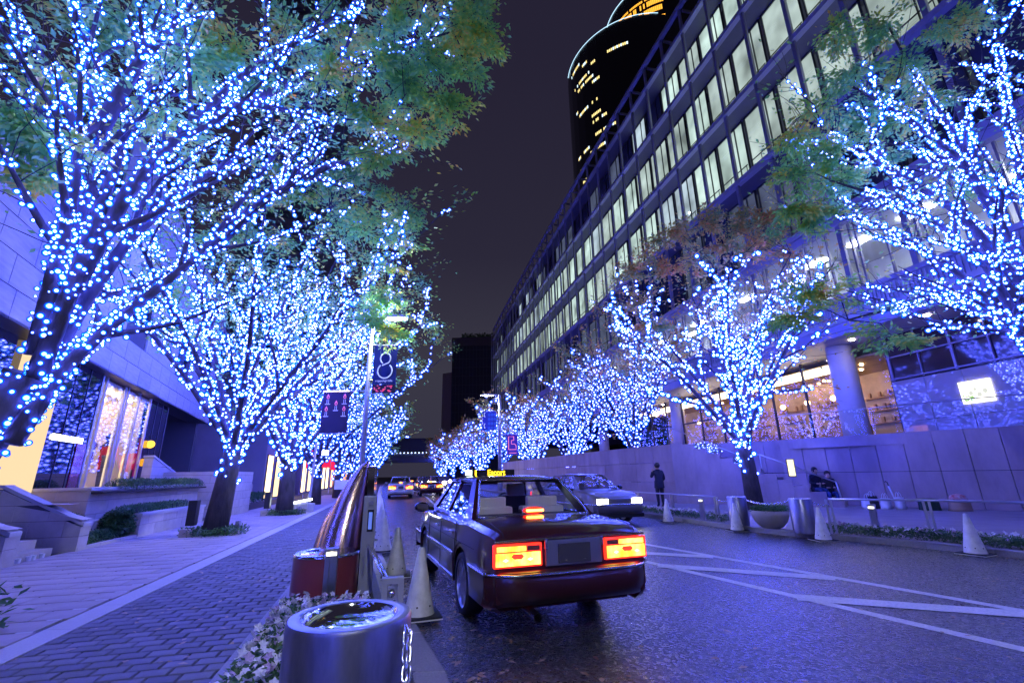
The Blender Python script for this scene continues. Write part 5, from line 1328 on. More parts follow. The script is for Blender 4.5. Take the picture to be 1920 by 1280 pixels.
    # tail lamps: big amber lens, thin amber upper lens, red badge-shaped reflector, red surround
    for s in (1, -1):
        q = MB(); q.box((-.004, s * .575, .735), (.05, .475, .200)); tl = q.build('tail_lamp', M['redlens'], t, bevel=.012)
        q = MB(); q.box((-.026, s * .575, .705), (.012, .44, .110)); q.build('amber_lens', M['amber'], tl, bevel=.004)
        q = MB(); q.box((-.0265, s * .64, .793), (.012, .29, .044)); q.build('upper_lens', M['amber'], tl, bevel=.004)
        q = MB(); q.box((-.0265, s * .425, .793), (.012, .13, .044)); q.build('clear_lens', M['clearlens'], tl)
        for k in (.46, .70): q = MB(); q.sphere((-.0272, s * k, .70), .045, 12, 6, (.12, 1.6, .8)); q.build('lamp_core', M['ambercore'], tl)
        q = MB(); q.hull([(-.046, s * .585 + a, .728 + b) for a, b in ((-.06, 0), (-.035, -.022), (.035, -.022), (.06, 0), (.04, .02), (-.04, .02))], [(-.030, s * .585 + a, .728 + b) for a, b in ((-.06, 0), (-.035, -.022), (.035, -.022), (.06, 0), (.04, .02), (-.04, .02))]); q.build('reflector', M['redlamp'], tl)
    # number plate recess with blank dark plate, chrome boot strip
    q = MB(); q.box((-.004, 0, .735), (.04, .60, .225)); pl = q.build('plate_recess', M['steel_d'], t, bevel=.008)
    q = MB(); q.box((-.030, 0, .725), (.012, .34, .17)); q.build('number_plate', mat('blank_plate', (.05, .045, .07), .6), pl)
    q = MB(); [q.lathe([(.012, 0), (.012, .01)], 8, (-.042, y, .665)) for y in (-.10, .10)]; q.build('plate_bolt', M['chrome'], pl)
    q = MB(); q.tube([(-.020, -.80, .856), (-.028, -.4, .862), (-.03, 0, .863), (-.028, .4, .862), (-.020, .80, .856)], .012, 6); q.build('boot_trim', M['chrome'], t)
    for y in (.30, -.30): q = MB(); q.box((-.034, y, .815), (.02, .028, .085)); q.build('plate_lamp', M['chrome'], t, bevel=.006)
    # boot lid seam
    q = MB(); q.tube([(.0, .70, .875), (.04, .71, .932), (.5, .705, .988), (.88, .70, .998)], .004, 4); q.tube([(.0, -.70, .875), (.04, -.71, .932), (.5, -.705, .988), (.88, -.70, .998)], .004, 4); q.build('boot_seam', M['black'], t)
    # high brake lamp behind the glass
    q = MB(); q.sphere((.99, 0, 1.045), .07, 14, 8, (.5, 2.0, .55)); q.build('brake_lamp_housing', M['redlens'], t, smooth=True)
    q = MB(); q.box((.945, 0, 1.045), (.02, .21, .026)); q.build('brake_lamp', emis('brake_lamp', (1, .36, .05), 7), t)
    # exhaust
    q = MB(); q.tube([(.35, .44, .26), (-.13, .44, .235)], .042, 14, cap=False); q.tube([(-.13, .44, .235), (.3, .44, .255)], .034, 14, cap=False); q.build('exhaust_pipe', M['chrome'], t, smooth=True)
    # side trim, door seams, handles, sill strip
    for s in (1, -1):
        q = MB(); q.box((2.36, s * .862, .56), (1.76, .02, .045)); q.box((2.36, s * .845, .30), (1.70, .03, .045)); q.build('side_trim', M['chrome'], t, bevel=.006)
        q = MB()
        for x in (1.36, 2.23, 3.1): q.tube([(x, s * .858, .33), (x, s * .858, .72), (x + .01, s * .835, .93)], .004, 4)
        q.tube([(.5, s * .858, .735), (3.95, s * .858, .735)], .003, 4); q.build('door_seam', M['black'], t)
        for x in (1.55, 2.45): q = MB(); q.box((x, s * .862, .80), (.17, .025, .03)); q.build('door_handle', M['chrome'], t, bevel=.006)
        # door mirror
        q = MB(); q.sphere((3.08, s * .98, 1.0), .10, 12, 8, (.6, 1.15, .72)); mi = q.build('mirror', M['blackgloss'], t, smooth=True)
        q = MB(); q.tube([(3.1, s * .80, .965), (3.08, s * .93, .985)], .03, 8); q.build('mirror_arm', M['dark'], mi)
        q = MB(); q.box((3.02, s * .98, 1.0), (.006, .17, .10)); q.build('mirror_glass', M['mirror'], mi)
        # head lamps
        q = MB(); q.box((L - .01, s * .60, .66), (.05, .36, .14)); q.build('head_lamp', M['headlamp'] if name != 'taxi' else M['clearlens'], t, bevel=.01)
    if detail:
        # cabin: seats with white covers, headrests, shelf, dashboard, wheel
        for y in (.36, -.36):
            q = MB(); q.box((1.62, y, .74), (.16, .60, .58)); q.build('seat', M['seat'], t, bevel=.04)
            q = MB(); q.box((1.60, y, 1.08), (.13, .42, .20)); q.build('headrest', M['lace'], t, bevel=.03)
            q = MB(); q.box((1.61, y, .95), (.185, .585, .22)); q.build('seat_cover', M['lace'], t, bevel=.03)
            q = MB(); q.box((2.62, y, .80), (.16, .52, .70)); q.build('seat', M['seat'], t, bevel=.04)
            q = MB(); q.box((2.60, y, 1.22), (.10, .28, .20)); q.build('headrest', M['lace'], t, bevel=.03)
        q = MB(); q.box((1.18, 0, .965), (.62, 1.36, .03)); q.build('parcel_shelf', M['seat'], t)
        q = MB(); q.box((3.15, 0, .88), (.35, 1.36, .16)); q.build('dashboard', M['black'], t)
        q = MB(); q.tube([(3.0 + .06 * math.sin(a), -.36 + .17 * math.cos(a), 1.0 + .17 * math.sin(a)) for a in [i * PI / 8 for i in range(17)]], .014, 6); q.build('steering_wheel', M['black'], t)
        q = MB(); q.box((2.78, 0, 1.345), (.04, .24, .06)); q.build('inner_mirror', M['black'], t)
    return t

def place(o, x, y, z, ang): o.location = (x, y, z); o.rotation_euler = (0, 0, ang)
taxi = sedan('taxi', 'dark maroon taxi with glowing amber tail lamps waiting beside the white cones')
# roof sign
sg = MB(); sg.box((2.42, .10, 1.485), (.10, .74, .085)); s_ = sg.build('roof_sign', M['black'], taxi, bevel=.008)
q = MB(); q.box((2.366, .44, 1.487), (.006, .10, .07)); q.build('white_patch', emis('sign_patch', (.8, 1, .9), 1.6), s_)
q = MB(); q.box((2.366, .335, 1.487), (.006, .022, .075)); q.build('yellow_bar', emis('sign_yellow', (1, .62, .02), 2.2), s_)
text('Escort', .105, (2.364, .02, 1.485), Euler((PI / 2, 0, -PI / 2)), bpy.data.materials['sign_yellow'], 'letters', s_, .003, True)
CA = math.atan2(.94, -.34)
place(taxi, .56, 4.80, 0.0, CA)
# two cars further up the street, nose of a white van approaching
car2 = sedan('car', 'pale car with amber lamps pulling away far along the cone row', detail=False, paint='carwhite')
place(car2, -7.75, 32.6, 0, math.atan2(.97, -.25))
car3 = sedan('car', 'dark red car with amber lamps ahead of the pale car', detail=False, paint='carpaint'); place(car3, -6.1, 35.3, 0, math.atan2(.97, -.25))
car4 = sedan('car', 'grey car furthest ahead in the queue of amber lamps', detail=False, paint='cargrey'); place(car4, -9.2, 43, 0, math.atan2(.97, -.25))
car5 = sedan('car', 'grey car with bright white head lamps coming towards the taxi near the office kerb', detail=False, paint='cargrey')
place(car5, 1.35, 18.2, 0, math.atan2(-.93, .40))
k = 0
for (x, y) in ((-9.4, 58), (-12.6, 66), (-10.9, 74), (-14.6, 88)):
    t = thing('car', ('grey car with white head lamps first beyond the far bend', 'grey car with white head lamps second beyond the far bend', 'grey car with white head lamps third beyond the far bend', 'grey car with white head lamps last beyond the far bend')[k], 'car', (x, y, 0), math.atan2(-.96, .27), group='cars with white head lamps far away'); k += 1
    q = MB(); q.hull([(0, -.8, .3), (4.3, -.8, .3), (4.3, -.8, .8), (3.4, -.8, .92), (2.7, -.62, 1.42), (.9, -.62, 1.42), (.1, -.8, .95)], [(0, .8, .3), (4.3, .8, .3), (4.3, .8, .8), (3.4, .8, .92), (2.7, .62, 1.42), (.9, .62, 1.42), (.1, .8, .95)]); q.v = [(x_ - 2, y_, z_) for x_, y_, z_ in q.v]
    o = bpy.data.objects.new('body', q.mesh('body', M['cargrey'])); COL.objects.link(o); o.parent = t
    for s in (1, -1):
        q = MB(); q.sphere((2.3, s * .6, .66), .27, 8, 6, (.4, 1, .8)); o = bpy.data.objects.new('head_lamp', q.mesh('head_lamp', M['headlamp'])); COL.objects.link(o); o.parent = t

# ================================================================= STREET FURNITURE
def cone_proto(label, loc):
    t = thing('traffic_cone', label, 'traffic cone', (0, 0, 0), group='white traffic cones along the kerbs')
    MB().lathe([(.158, .035), (.152, .06), (.034, .655), (.026, .67), (.012, .672)], 24).build('cone_body', M['cone'], t, auto=40)
    q = MB(); q.box((0, 0, .0175), (.42, .42, .034)); q.build('base_plate', M['rubber'], t, bevel=.008)
    q = MB(); q.box((0, 0, .012), (.425, .425, .012)); q.build('base_edge', M['white'], t)
    q = MB()
    for a in (.3, 1.2, 2.6, 3.6, 4.4, 5.4): q.sphere((.143 * math.cos(a), .143 * math.sin(a), .12), .010, 6, 4)
    q.build('vent_hole', M['dark'], t); t.location = loc; return t
CL = [(-1.02, 5.38), (-1.78, 7.45), (-2.6, 9.75), (-3.12, 11.5), (-3.62, 13.1), (-4.14, 15.0), (-4.75, 17.2), (-5.45, 19.6), (-6.15, 22.0), (-6.9, 24.6), (-7.7, 27.4), (-8.5, 30.2), (-9.3, 33.1), (-10.2, 36.2), (-11.0, 39.3)]
NM = ['nearest the steel bollard', 'second from the steel bollard', 'third from the steel bollard', 'fourth from the steel bollard', 'fifth from the steel bollard', 'sixth from the steel bollard', 'seventh from the steel bollard', 'eighth from the steel bollard', 'ninth from the steel bollard', 'tenth from the steel bollard',
      'eleventh from the steel bollard', 'twelfth from the steel bollard', 'third from the row end', 'second from the row end', 'last of the row']
c0 = cone_proto('white traffic cone on the shop side kerb, ' + NM[0], (CL[0][0], CL[0][1], .036)); c0.rotation_euler = (0, 0, UA + .1)
rs = random.Random(9)
for (x, y), n in list(zip(CL, NM))[1:]:
    copy_tree(c0, (x, y, .036), UA + rs.uniform(-.3, .3), 'white traffic cone on the shop side kerb, ' + n)
for (x, y), n in zip(((7.95, 8.6), (6.56, 10.5), (5.6, 12.35), (4.62, 14.7), (3.85, 17.0)), ('nearest the frame edge', 'beside the steel bollard with the chain', 'before the planter bowl and bollard', 'in front of the standing person', 'before the oncoming car')):
    copy_tree(c0, (x, y, .004), UA + rs.uniform(-.4, .4), 'white traffic cone on the office side kerb, ' + n)

# big steel bollards with chains
def bollard(label, loc, r, h):
    t = thing('steel_bollard', label, 'bollard', loc, group='steel bollards with chains')
    x, y, z = loc
    MB().lathe([(r, 0), (r, h - .02), (r - .008, h - .004)], 48, (x, y, z), capt=False).build('drum', M['steel_b'], t, auto=30)
    MB().lathe([(r - .008, h - .004), (r - .02, h), (r - .055, h), (r - .062, h - .004)], 48, (x, y, z), capb=False, capt=False).build('rim', M['steel_d'], t, auto=40)
    MB().lathe([(r - .062, h - .004), (r - .075, h - .03), (r * .55, h - .055), (r * .25, h - .066), (.004, h - .07)], 48, (x, y, z), capb=False).build('dished_top', M['mirror'], t, smooth=True)
    return t
M['steel_b'] = mat('bollard_steel', (0.27, 0.27, 0.38), 0.36, metal=0.9, var=.28, vscale=7, bump=.04, bscale=90, stretch=(1, 1, .3), dirt=.06)
def torus_link(R_=.028, L_=.05, r=.0065):
    pts = []
    for i in range(16):
        a = 2 * PI * i / 16; pts.append((R_ * .62 * math.cos(a), 0, R_ * math.sin(a) * .62 + (L_ - R_ * .62) * .45 * (1 if math.sin(a) > 0 else -1)))
    return MB().tube(pts + [pts[0]], r, 6, cap=False)
def chain(label, pts, n, scale=1.0):
    t = thing('chain', label, 'chain', pts[0], group='steel chains between bollards'); me = torus_link().mesh('link', M['chrome'], True); P = [Vector(p) for p in pts]
    for i in range(n):
        p, d = along(P, (i + .5) / n); q_ = d.to_track_quat('Z', 'Y') @ Euler((0, 0, (i % 2) * PI / 2)).to_quaternion()
        o = link('link', me, t, p); o.rotation_mode = 'QUATERNION'; o.rotation_quaternion = q_; o.scale = (scale,) * 3
def sag(a, b, s, n=12): a, b = Vector(a), Vector(b); return [a.lerp(b, i / n) - Vector((0, 0, s * 4 * (i / n) * (1 - i / n))) for i in range(n + 1)]
bollard('wide steel bollard with a mirrored dished top standing among white flowers', (-.78, 2.42, .034), .28, .80)
q = MB(); hb = thing('chain_hook', 'small steel hook on the side of the wide bollard holding the chain', 'hook', (-.52, 2.33, .79)); q.tube([(-.545, 2.36, .80), (-.50, 2.33, .80), (-.485, 2.32, .77)], .010, 8); q.build('hook', M['chrome'], hb)
chain('bright steel chain hanging down the side of the wide bollard by the road', [(-.49, 2.33, .775), (-.478, 2.27, .68), (-.455, 2.19, .58), (-.43, 2.1, .49), (-.40, 2.0, .41), (-.36, 1.85, .34)], 17, 1.0)
bollard('steel bollard on the camera side of the planter bowl', (6.47, 10.95, .115), .235, .72); bollard('steel bollard on the far side of the planter bowl', (5.80, 12.6, .115), .235, .70)
chain('thin chain slung between the two steel bollards over the planter bowl', sag((6.4, 11.1, .80), (5.86, 12.45, .78), .12), 34)
chain('thin chain from the camera side bollard to the rail post', sag((6.62, 10.9, .80), (6.98, 10.75, .70), .05), 10); chain('thin chain from the far side bollard to the rail post', sag((5.78, 12.8, .78), (5.72, 13.65, .70), .08), 18)
# planter bowl
bw = thing('planter_bowl', 'wide round stone planter bowl with dark plants between two steel bollards', 'planter', (6.27, 11.95, .10))
MB().lathe([(.16, 0), (.26, .05), (.36, .16), (.42, .30), (.44, .42), (.41, .42), (.38, .38)], 36, (6.27, 11.95, .10)).build('bowl', mat('bowl_stone', (.42, .38, .37), .6, var=.1, vscale=6), bw, smooth=True)
def bsm2(r): a, d = r.uniform(0, 6.28), math.sqrt(r.random()) * .42; return (6.27 + d * math.cos(a), 11.95 + d * math.sin(a), .50 + .18 * r.random() * (1 - d))
foliage('leaves', bsm2, 1500, .07, M['hedge'], 5, bw)
# rails with paired posts
def rail(label, P, h, z0, gap=.09):
    t = thing('guard_rail', label, 'railing', (*P[0], z0), group='steel guard rails on the office kerb'); q = MB(); q.tube([(x, y, z0 + h) for x, y in P], .022, 8); q.build('top_rail', M['steel'], t, smooth=True)
    for i, (x, y) in enumerate(P):
        d = Vector((P[min(i + 1, len(P) - 1)][0] - P[max(i - 1, 0)][0], P[min(i + 1, len(P) - 1)][1] - P[max(i - 1, 0)][1], 0)).normalized()
        for s in (-.5, .5): q = MB(); q.box((x + d.x * gap * s, y + d.y * gap * s, z0 + h / 2), (.045, .045, h), math.atan2(d.y, d.x)); q.build('post', M['steel'], t)
rail('steel rail over the flower bed nearest the frame edge', [(6.98, 10.75), (8.42, 9.9), (9.6, 8.6)], .72, .1)
rail('steel rail beyond the planter bowl in front of the standing person', [(5.72, 13.7), (5.15, 15.8), (4.6, 17.8), (3.3, 22.5), (1.6, 29)], .66, .1)
# lit post lamps
def lightpost(label, loc, w, h, rz=0.0):
    t = thing('light_bollard', label, 'bollard light', loc, rz, group='slotted steel light posts')
    def add(nm, q, m, **k): o = q.build(nm, m, None, **k); o.parent = t; return o
    q = MB(); q.box((-w * .3, 0, h / 2), (w * .36, w * .7, h)); q.box((w * .3, 0, h / 2), (w * .36, w * .7, h)); q.box((0, w * .1, h / 2), (w * .26, w * .5, h * .98)); add('casing', q, M['steel'])
    q = MB(); q.box((0, 0, h + .012), (w * 1.05, w * .8, .024)); add('cap', q, M['steel_d'], bevel=.004)
    q = MB(); q.box((0, -w * .36, h - .035), (w * .8, .012, .04)); add('lamp_window', q, emis('post_lamp', (1.0, .93, .75), 2.0) if 'post_lamp' not in bpy.data.materials else bpy.data.materials['post_lamp'])
lightpost('slotted steel light post in front of the maroon drum', (-2.20, 5.95, .034), .145, .58, .25)
lightpost('slotted steel light post lit at the top among flowers near the frame edge', (7.62, 10.35, .1), .13, .60, -.9); lightpost('slotted steel light post lit at the top before the stair wall', (5.45, 14.1, .1), .13, .58, -.7)
# maroon drum with mirrored top, copper fins
dr_ = thing('round_seat', 'maroon drum with a mirrored top beside the copper fins', 'seat', (-2.45, 6.45, .034))
MB().lathe([(.40, 0), (.40, .46)], 44, (-2.45, 6.45, .034)).build('drum', M['maroon'], dr_, auto=30)
MB().lathe([(.405, .461), (.405, .49), (.37, .50), (.30, .485), (.01, .475)], 44, (-2.45, 6.45, .034), capb=False).build('mirrored_top', M['mirror'], dr_, smooth=True)
def fin(label, x, y, h, w0, d0, lean, m, rz):
    t = thing('metal_fin', label, 'sculpture', (x, y, .034)); rows_ = []; n = 22
    for i in range(n + 1):
        k = i / n; z = h * k; w = w0 * (1 - k ** 1.9) ** .75 + .012; d = d0 * (1 - k ** 1.6) + .02; cx = lean * k ** 1.4 - w * 0 
        rows_.append([(cx - w + w * math.cos(a) * 1.0, d * math.sin(a), z) for a in [2 * PI * j / 28 for j in range(28)]])
    q = MB(); v = [p for r_ in rows_ for p in r_]; f = [(i * 28 + k, i * 28 + (k + 1) % 28, (i + 1) * 28 + (k + 1) % 28, (i + 1) * 28 + k) for i in range(n) for k in range(28)] + [tuple(range(27, -1, -1)), tuple(range(n * 28, (n + 1) * 28))]
    q.add(v, f); o = q.build('blade', m, None, smooth=True); o.parent = t; t.rotation_euler = (0, 0, rz); return t
fin('tall polished copper fin with a curved back rising behind the maroon drum', -2.20, 7.25, 1.66, .33, .5, -.03, M['copper'], .22)
fin('smaller copper fin with a pointed tip behind the tall fin', -2.78, 8.35, 1.26, .30, .60, -.02, M['copper'], .30)
mp = thing('mirror_plate', 'narrow mirrored steel plate standing against the tall copper fin', 'sculpture', (-2.08, 7.0, .03)); q = MB(); q.prism([(-2.13, 6.9), (-2.04, 6.95), (-2.28, 7.9), (-2.37, 7.85)], .034, 1.60); q.build('plate', M['mirror'], mp, bevel=.01)
# grey gate post with a blue window, double rail
gp_ = thing('barrier_post', 'flat grey barrier post with a blue display window and bright double rail', 'barrier', (-1.93, 6.45, .03))
q = MB(); q.box((-1.93, 6.45, .62), (.17, .09, 1.18), UA); q.build('post', M['grey_paint'], gp_, bevel=.012)
q = MB(); q.box((-1.90, 6.398, .90), (.075, .012, .27), UA); w = q.build('window_frame', M['dark'], gp_); q = MB(); q.box((-1.899, 6.389, .90), (.045, .008, .21), UA); q.build('blue_window', emis('blue_window', (.12, .20, .8), .6), w)
q = MB(); q.box((-1.90, 6.395, 1.12), (.06, .012, .05), UA); q.box((-1.955, 6.40, .35), (.02, .012, .24), UA); q.build('latch', M['steel'], gp_)
q = MB()
for dx in (0, .055): q.tube([(-1.90 + dx, 6.38, .60 - dx * .6), (-1.17 + dx, 4.5, .57 - dx * .6)], .017, 8)
q.build('rail', M['chrome'], gp_, smooth=True)
q = MB(); q.box((-1.155, 4.45, .30), (.05, .09, .56), UA); q.box((-1.02, 4.48, .30), (.05, .09, .56), UA); q.box((-1.09, 4.465, .57), (.19, .10, .05), UA); q.build('bracket', M['grey_paint'], gp_, bevel=.008)
q = MB(); q.sphere((-1.09, 4.44, .47), .035, 12, 8); q.tube([(-1.12, 4.42, .03), (-1.12, 4.42, .42)], .012, 8); q.tube([(-1.06, 4.43, .03), (-1.06, 4.43, .42)], .012, 8); q.build('clamp', M['chrome'], gp_, smooth=True)
q = MB()
for (x, y) in ((-2.6, 8.9), (-3.5, 11.9), (-4.45, 15.0), (-5.4, 18.4)): q.box((x - .35, y, .45), (.08, .08, .85), UA)
q.build('rail_post', M['grey_paint'], gp_); q = MB(); q.tube([(-2.25, 7.1, .82), (-2.95, 8.9, .82), (-3.85, 11.9, .82), (-4.8, 15.0, .82), (-5.75, 18.4, .82)], .02, 8); q.build('far_rail', M['steel'], gp_, smooth=True)

# ---------------- lamp posts with banners
def lamp_post(label, base, h, r, arm, hw, hl, banners, glow, watts=420):
    t = thing('street_lamp', label, 'street lamp', base); x, y, z = base
    q = MB(); q.tube([(x, y, z), (x, y, z + .9)], r * 1.25, 16); q.tube([(x, y, z + .9), (x - (.0), y, z + h)], [r, r * .82], 16); q.build('pole', M['pole'], t, smooth=True)
    q = MB(); q.tube([(x, y, z + h - .05), (x + arm, y, z + h)], r * .55, 10); q.build('arm', M['pole'], t, smooth=True)
    s = 1 if arm > 0 else -1
    q = MB(); q.hull([(x + arm - s * .1, y - hw / 2, z + h - .06), (x + arm + s * hl, y - hw / 2, z + h - .05), (x + arm + s * hl, y + hw / 2, z + h - .05), (x + arm - s * .1, y + hw / 2, z + h - .06)][::s], [(x + arm - s * .1, y - hw / 2, z + h + .08), (x + arm + s * hl * .8, y - hw / 2, z + h + .05), (x + arm + s * hl * .8, y + hw / 2, z + h + .05), (x + arm - s * .1, y + hw / 2, z + h + .08)][::s]); hd = q.build('lamp_head', M['pole'], t)
    pl_ = bpy.data.lights.new('lamp_light', 'POINT'); pl_.energy = watts; pl_.color = (.86, .93, 1.0); pl_.shadow_soft_size = .12
    po = bpy.data.objects.new('lamp_light', pl_); COL.objects.link(po); po.location = (x + arm + s * hl * .4, y, z + h - .16); po.parent = t; po.matrix_parent_inverse = pw(t).inverted()
    q = MB(); q.lathe([(.02, -.10), (.16, -.07), (.17, -.052)], 14, (0, 0, 0)); q.v = [(a * 1.5 * hl / .6 + x + arm + s * hl * .4, b * hw / .35 + y, c + z + h) for a, b, c in q.v]; q.build('lamp_glass', glow, hd, smooth=True)
    return t
lg = emis('street_lamp_glow', (.92, .96, 1.0), 34.0)
lp1 = lamp_post('pale street lamp with a candle banner and a navy figure eight banner', (-4.84, 15.0, .03), 6.75, .085, .55, .35, .62, 2, lg)
def panel(nm, x0, x1, y, z0, z1, m, parent, th=.03):
    q = MB(); q.box(((x0 + x1) / 2, y, (z0 + z1) / 2), (x1 - x0, th, z1 - z0)); return q.build(nm, m, parent)
lamp_post('unseen pale street lamp added behind the camera to light the leaves', (-.15, -2.2, .03), 6.9, .085, .55, .35, .62, 0, lg, 620)  # unseen lamp, added to bring white light onto leaves and foreground
bn1 = thing('banner', 'dark banner printed with five small candles hanging from the pale street lamp', 'banner', (-5.84, 15.0, 3.5))
panel('cloth', -6.30, -5.42, 15.0, 2.84, 4.18, mat('banner_dark', (.045, .028, .07), .7), bn1)
q = MB(); q.tube([(-6.32, 15, 4.205), (-4.9, 15, 4.205)], .02, 8); q.tube([(-6.3, 15, 2.82), (-4.87, 15, 2.82)], .012, 8); q.build('bracket', M['white'], bn1)
q = MB(); q.box((-5.86, 14.98, 4.205), (.86, .03, .04)); q.build('top_strip', emis('banner_strip', (1, .85, .7), 1.2), bn1)
fl, wx = MB(), MB()
for (u, v) in ((.20, .88), (.83, .88), (.52, .72), (.17, .58), (.83, .58)):
    cx, cz = -6.30 + .88 * u, 2.84 + 1.34 * v - .02
    def pp(pts): return [(cx + a, 14.978, cz + b) for a, b in pts]
    o_ = pp([(0, .12), (.05, .03), (.045, -.03), (0, -.06), (-.045, -.03), (-.05, .03)]); i_ = pp([(0, .05), (.022, .01), (.018, -.02), (0, -.035), (-.018, -.02), (-.022, .01)])
    fl.add(o_ + i_, [(k, (k + 1) % 6, 6 + (k + 1) % 6, 6 + k) for k in range(6)])
    wx.add(pp([(-.035, -.07), (-.018, -.07), (-.018, -.21), (-.035, -.21)]), [(0, 1, 2, 3)]); wx.add(pp([(.018, -.07), (.035, -.07), (.035, -.21), (.018, -.21)]), [(0, 1, 2, 3)]); wx.add(pp([(-.09, -.21), (.09, -.21), (.08, -.235), (-.08, -.235)]), [(0, 1, 2, 3)])
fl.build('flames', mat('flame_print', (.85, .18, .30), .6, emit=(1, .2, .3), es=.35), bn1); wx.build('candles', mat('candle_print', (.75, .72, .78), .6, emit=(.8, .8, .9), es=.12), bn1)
bn2 = thing('banner', 'navy banner with a large outlined figure eight hanging from the pale street lamp', 'banner', (-4.3, 15, 5))
panel('cloth', -4.70, -3.92, 15.0, 4.42, 5.75, mat('banner_navy', (.012, .025, .12), .7), bn2); panel('lower_cloth', -4.70, -3.92, 15.0, 4.12, 4.41, mat('banner_black', (.02, .015, .03), .7), bn2)
q = MB(); q.tube([(-4.9, 15, 5.78), (-3.9, 15, 5.78)], .016, 8); q.tube([(-4.9, 15, 4.1), (-3.9, 15, 4.1)], .012, 8); q.build('bracket', M['pole'], bn2)
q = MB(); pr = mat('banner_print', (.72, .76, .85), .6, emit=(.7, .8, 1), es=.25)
q.tube([(-4.30 + .24 * math.cos(a), 14.975, 4.87 + .25 * math.sin(a)) for a in [math.radians(130 + 280 * i / 24) for i in range(25)]], .022, 6)
q.tube([(-4.30 + .17 * math.cos(a), 14.975, 5.30 + .19 * math.sin(a)) for a in [math.radians(-60 + 300 * i / 24) for i in range(25)]], .022, 6); q.tube([(-4.19, 14.975, 5.15), (-4.40, 14.975, 5.06)], .02, 6); q.build('figure_eight', pr, bn2)
text('roppongi hills', .105, (-4.31, 14.97, 4.53), Euler((PI / 2, 0, 0)), pr, 'letters', bn2, .003)
q = MB(); rs = random.Random(4)
for _ in range(26): x, z = rs.uniform(-4.65, -4.0), rs.uniform(4.16, 4.38); q.box((x, 14.98, z), (.05, .01, .035))
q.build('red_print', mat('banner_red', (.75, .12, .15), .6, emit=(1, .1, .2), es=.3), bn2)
lp2 = lamp_post('pale street lamp on the office side with two blue banners', (-1.25, 42, .1), 8.5, .17, -.75, .5, 1.0, 2, lg)
bn3 = thing('banner', 'blue patterned banner with white crescents on the far street lamp', 'banner', (-2.2, 42, 6.2))
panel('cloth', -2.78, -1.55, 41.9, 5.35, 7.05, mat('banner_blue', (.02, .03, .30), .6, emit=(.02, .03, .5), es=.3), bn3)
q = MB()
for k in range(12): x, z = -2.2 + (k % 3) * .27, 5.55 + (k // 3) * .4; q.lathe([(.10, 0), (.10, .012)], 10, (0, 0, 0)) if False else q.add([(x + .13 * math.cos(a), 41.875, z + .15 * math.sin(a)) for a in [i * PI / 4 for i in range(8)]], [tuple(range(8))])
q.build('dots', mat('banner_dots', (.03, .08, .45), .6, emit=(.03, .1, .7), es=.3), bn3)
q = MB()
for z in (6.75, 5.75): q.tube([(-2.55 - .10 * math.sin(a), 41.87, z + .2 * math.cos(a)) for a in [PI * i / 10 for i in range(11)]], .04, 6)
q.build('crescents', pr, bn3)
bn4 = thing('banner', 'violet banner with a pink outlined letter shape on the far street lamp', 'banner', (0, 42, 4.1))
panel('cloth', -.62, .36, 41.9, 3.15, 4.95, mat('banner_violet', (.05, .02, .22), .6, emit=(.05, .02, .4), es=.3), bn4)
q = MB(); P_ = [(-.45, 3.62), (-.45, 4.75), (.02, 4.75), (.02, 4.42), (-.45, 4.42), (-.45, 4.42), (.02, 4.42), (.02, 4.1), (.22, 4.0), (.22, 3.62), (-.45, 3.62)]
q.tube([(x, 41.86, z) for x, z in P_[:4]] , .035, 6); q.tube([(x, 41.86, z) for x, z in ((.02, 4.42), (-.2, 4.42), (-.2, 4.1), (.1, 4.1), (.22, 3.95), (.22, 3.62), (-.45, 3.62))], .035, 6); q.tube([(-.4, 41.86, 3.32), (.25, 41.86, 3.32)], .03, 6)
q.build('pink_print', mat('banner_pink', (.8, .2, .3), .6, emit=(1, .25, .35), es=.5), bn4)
q = MB(); q.tube([(-1.25, 41.95, 7.1), (-2.8, 41.95, 7.1)], .03, 6); q.build('bracket', M['pole'], bn3); q = MB(); q.tube([(-1.25, 41.95, 5.0), (.4, 41.95, 5.0)], .03, 6); q.build('bracket', M['pole'], bn4)

# ---------------- shop side small things
tl = thing('tube_lamp', 'glowing white tube lamp on slim posts by the pavement band', 'lamp', (-8.9, 20.6, .02))
q = MB(); q.tube([(-9.85, 20.5, .40), (-9.4, 20.6, .45), (-8.75, 20.75, .57)], .045, 10); q.sphere((-9.85, 20.4, .62), .08, 10, 7); q.build('tube', emis('tube_white', (.9, 1, 1), 7), tl, smooth=True)
q = MB(); q.box((-9.3, 20.75, .22), (1.3, .25, .36), .2); q.build('housing', M['grey_paint'], tl, bevel=.02); q = MB(); [q.tube([(x, 20.7, .02), (x, 20.7, .8)], .02, 8) for x in (-9.6, -8.9)]; q.build('post', M['steel'], tl)
sp_ = thing('sign_post', 'thin grey post with a small white notice beyond the boxed tree', 'sign', (-9.6, 22.5, .02)); q = MB(); q.tube([(-9.6, 22.5, .02), (-9.55, 22.5, 3.2)], .055, 10); q.build('post', M['grey_paint'], sp_); q = MB(); q.box((-8.6, 24, 1.1), (.9, .05, .45)); q.tube([(-8.6, 24.05, .02), (-8.6, 24.05, 1.0)], .03, 6); q.build('notice', M['white'], sp_)
q = MB(); q.box((-9.05, 22.45, 2.6), (.22, .22, .22)); q.build('lantern', emis('lantern', (1, .85, .6), 6), sp_)
